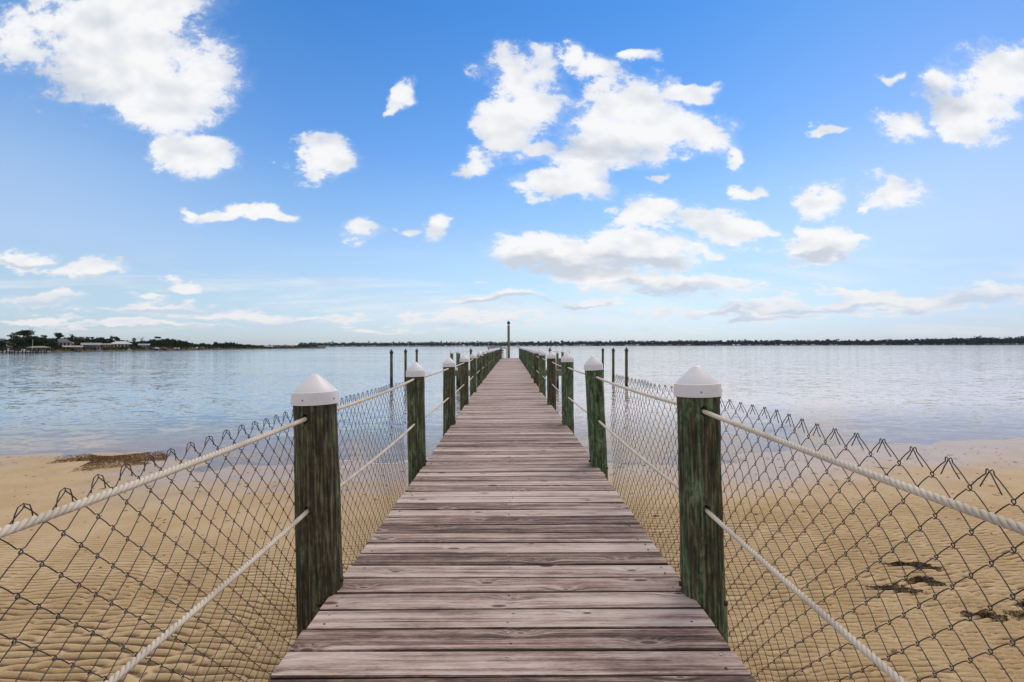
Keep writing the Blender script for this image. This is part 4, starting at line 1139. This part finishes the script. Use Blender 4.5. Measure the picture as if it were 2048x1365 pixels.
house(547, 557, 693, 690.5, 697.5, 8, 'house_grey', 'roof_slate', 'dark purple-roofed house right of the blue and white building', 'hip', 2)
house(559, 565, 692.5, 690.5, 697, 8, 'house_white', 'roof_grey', 'narrow white house near the tip of the peninsula', 'gable', 2)
house(566, 577, 693, 689.8, 697.4, 6, 'house_brick', 'roof_slate', 'brick house with dark roof near the tip of the peninsula', 'hip', 3)
house(578, 589, 693.8, 691, 697.2, 7, 'house_white', 'roof_red', 'white house with red roof, last on the peninsula', 'hip', 3)

# ------------------------------------------------------------------ peninsula docks, canopy, boats, flagpole
def far_dock(px0, px1, D, ztop, npile, label, name='dock'):
    x0, x1 = lat(px0, D), lat(px1, D); root = empty(name, ((x0 + x1) / 2, D, 0)); tag(root, label, 'dock', 'docks on the left peninsula')
    W = x1 - x0
    MB().box((0, 0, ztop), (W, 1.8, .18)).build('platform', M['dock_pale'], root)
    for i in range(npile):
        xx = -W / 2 + W * (i + .3 * math.sin(i * 5)) / (npile - 1)
        MB().lathe((xx, -.95, -1.0), [(.16, 0), (.14, 1.0 + ztop + .5 + .5 * (i % 3 == 0))], 8).build('piling', M['hole_dark'], root)
    return root
far_dock(-30, 58, 186, .75, 15, 'long low dock with dark pilings at the left edge of the peninsula')
far_dock(60, 100, 190, .7, 10, 'dock with dark pilings under the tan boat canopy')
cD = 196
cn = empty('boat_canopy', (lat(79, cD), cD, 0)); tag(cn, 'wide low tan canopy roof on posts over the docked boats', 'canopy')
W = 31 / F * cD
zc = CAM_Z - (695.2 - 694.6) / F * cD
MB().add([(-W / 2, -1.8, zc), (W / 2, -1.8, zc), (W / 2, 2.6, zc), (-W / 2, 2.6, zc), (-W / 2 + .9, .4, zc + .42), (W / 2 - .9, .4, zc + .42)], [(0, 1, 5, 4), (1, 2, 5), (2, 3, 4, 5), (3, 0, 4), (3, 2, 1, 0)]).build('roof', M['roof_tan'], cn)
for i in range(4):
    for y_ in (-1.6, 2.3): MB().lathe((-W / 2 + .3 + (W - .6) * i / 3, y_, -1), [(.09, 0), (.08, zc + 1)], 8).build('post', M['dock_wood'], cn)
def boat(px, D, L, z, hull, label, cabin=True, tower=False):
    root = empty('motor_boat', (lat(px, D), D, z), math.radians(8)); tag(root, label, 'boat', 'boats docked at the left peninsula')
    n_ = 9; v = []; 
    for i in range(n_):
        t = i / (n_ - 1); x = (t - .45) * L; wd = L * .16 * (1 - max(0, (t - .45) / .55) ** 2.2) + .02; sh = .55 + .35 * t
        v += [(x, -wd, sh * L / 6), (x, -wd * .75, .12 * L / 6), (x, 0, 0), (x, wd * .75, .12 * L / 6), (x, wd, sh * L / 6)]
    f_ = [(i * 5 + j, (i + 1) * 5 + j, (i + 1) * 5 + j + 1, i * 5 + j + 1) for i in range(n_ - 1) for j in range(4)]
    f_ += [(i * 5 + 4, (i + 1) * 5 + 4, (i + 1) * 5, i * 5) for i in range(n_ - 1)] + [(0, 1, 2, 3, 4)]
    MB().add(v, f_).build('hull', M[hull], root)
    if cabin:
        cb = MB().box((-.02 * L, 0, .19 * L), (.32 * L, .22 * L, .16 * L), taper=.8).build('cabin', M['boat_white'], root)
        MB().box((.0 * L, -.112 * L, .20 * L), (.22 * L, .01, .06 * L)).build('cabin_window', M['window_glass'], cb)
    else:
        MB().box((-.05 * L, 0, .15 * L), (.12 * L, .09 * L, .10 * L), taper=.8).build('console', M['boat_white'], root)
    if tower:
        t_ = MB()
        for sx in (-.1, .08):
            for sy in (-.08, .08): t_.tube([(sx * L, sy * L, .12 * L), (sx * L * .8, sy * L * .8, .36 * L)], .03, 5)
        t_.box((-.01 * L, 0, .365 * L), (.24 * L, .2 * L, .03 * L)); t_.build('hard_top', M['boat_white'], root)
    MB().box((-.48 * L, 0, .08 * L), (.06 * L, .05 * L, .14 * L), taper=.7).build('outboard_motor', M['window_glass'], root)
    return root
boat(51.5, 192, 3.6, .45, 'boat_white', 'white cabin cruiser raised on its lift left of the canopy', True, False)
boat(77, 195, 4.2, .35, 'boat_blue', 'blue-grey open boat under the tan canopy', False, False)
boat(21, 192, 2.7, .75, 'boat_white', 'small white open boat at the left end of the docks', False, True)
boat(260, shoreD(260) - 3, 2.6, .25, 'boat_white', 'small white boat below the large white roofed house', False, True)
fx, fy, fz = at(68.6, 680, 215)
fp = empty('flagpole', (fx, fy, .8)); tag(fp, 'thin white flagpole left of the tan canopy, below the dead tree', 'flagpole')
MB().tube([(0, 0, 0), (0, 0, fz - .8)], [.06, .035], 8).build('pole', M['boat_white'], fp)
MB().lathe((0, 0, fz - .8), [(.03, 0), (.08, .05), (.03, .13)], 8).build('finial', M['boat_white'], fp)
# tip pilings
far_dock(617, 650, 470, .35, 16, 'row of short dark stakes off the tip of the peninsula', 'stake_row')

# sailboat with teal sail, channel marker
sx_, sy_, _ = at(1036, 696, 520)
sbt = empty('sailboat', (sx_, sy_, 0)); tag(sbt, 'tiny sailboat with a teal sail beyond the last right-hand pilings', 'sailboat')
v = [(-1.5, -.4, .45), (1.6, 0, .55), (-1.5, .4, .45), (-1.3, -.2, -.1), (1.2, 0, -.1), (-1.3, .2, -.1)]
MB().add(v, [(0, 1, 2), (0, 3, 4, 1), (2, 1, 4, 5), (0, 2, 5, 3), (3, 5, 4)]).build('hull', M['boat_white'], sbt)
MB().tube([(.3, 0, .4), (.3, 0, 4.0)], [.05, .03], 6).build('mast', M['galvanised'], sbt)
MB().add([(.25, .02, .9), (.25, .02, 3.9), (-.3, .14, 2.4), (-1.5, .18, .95), (.25, -.02, .9), (.25, -.02, 3.9), (-.3, .10, 2.4), (-1.5, .14, .95)], [(0, 1, 2, 3), (7, 6, 5, 4), (3, 2, 6, 7), (1, 5, 6, 2), (0, 3, 7, 4)]).build('sail', M['teal_sail'], sbt)
MB().add([(.35, .02, .9), (.35, .02, 3.6), (1.45, .05, .75), (.35, -.02, .9), (.35, -.02, 3.6), (1.45, .01, .75)], [(0, 2, 1), (3, 4, 5), (1, 2, 5, 4), (0, 3, 5, 2)]).build('jib', M['teal_sail'], sbt)
bx2, by2, _ = at(1431.5, 694, 620)
cm = empty('channel_marker', (bx2, by2, 0)); tag(cm, 'small dark channel buoy alone on the open water before the far shore', 'buoy')
MB().lathe((0, 0, -.3), [(.3, 0), (.62, .25), (.62, .7), (.2, 1.0)], 12).build('float', M['screw_dark'], cm, True)
MB().lathe((0, 0, .6), [(.07, 0), (.05, 1.3), (.22, 1.35), (.18, 1.7), (.02, 1.9)], 10).build('topmark', M['screw_dark'], cm, True)

# ------------------------------------------------------------------ haze
mt, q, out = newmat('haze_air')
pv = q.n('ShaderNodeVolumePrincipled'); pv.inputs['Color'].default_value = (.55, .75, 1, 1); pv.inputs['Density'].default_value = .000035; pv.inputs['Anisotropy'].default_value = .2
q.nt.links.new(pv.outputs[0], out.inputs['Volume'])
hz_ = MB().box((0, 1500, 20), (12000, 7600, 60)).build('haze', M['haze_air'])
tag(hz_, 'thin sea haze over the bay', 'haze', kind='stuff')
cy.volume_bounces = 0; cy.volume_max_steps = 32
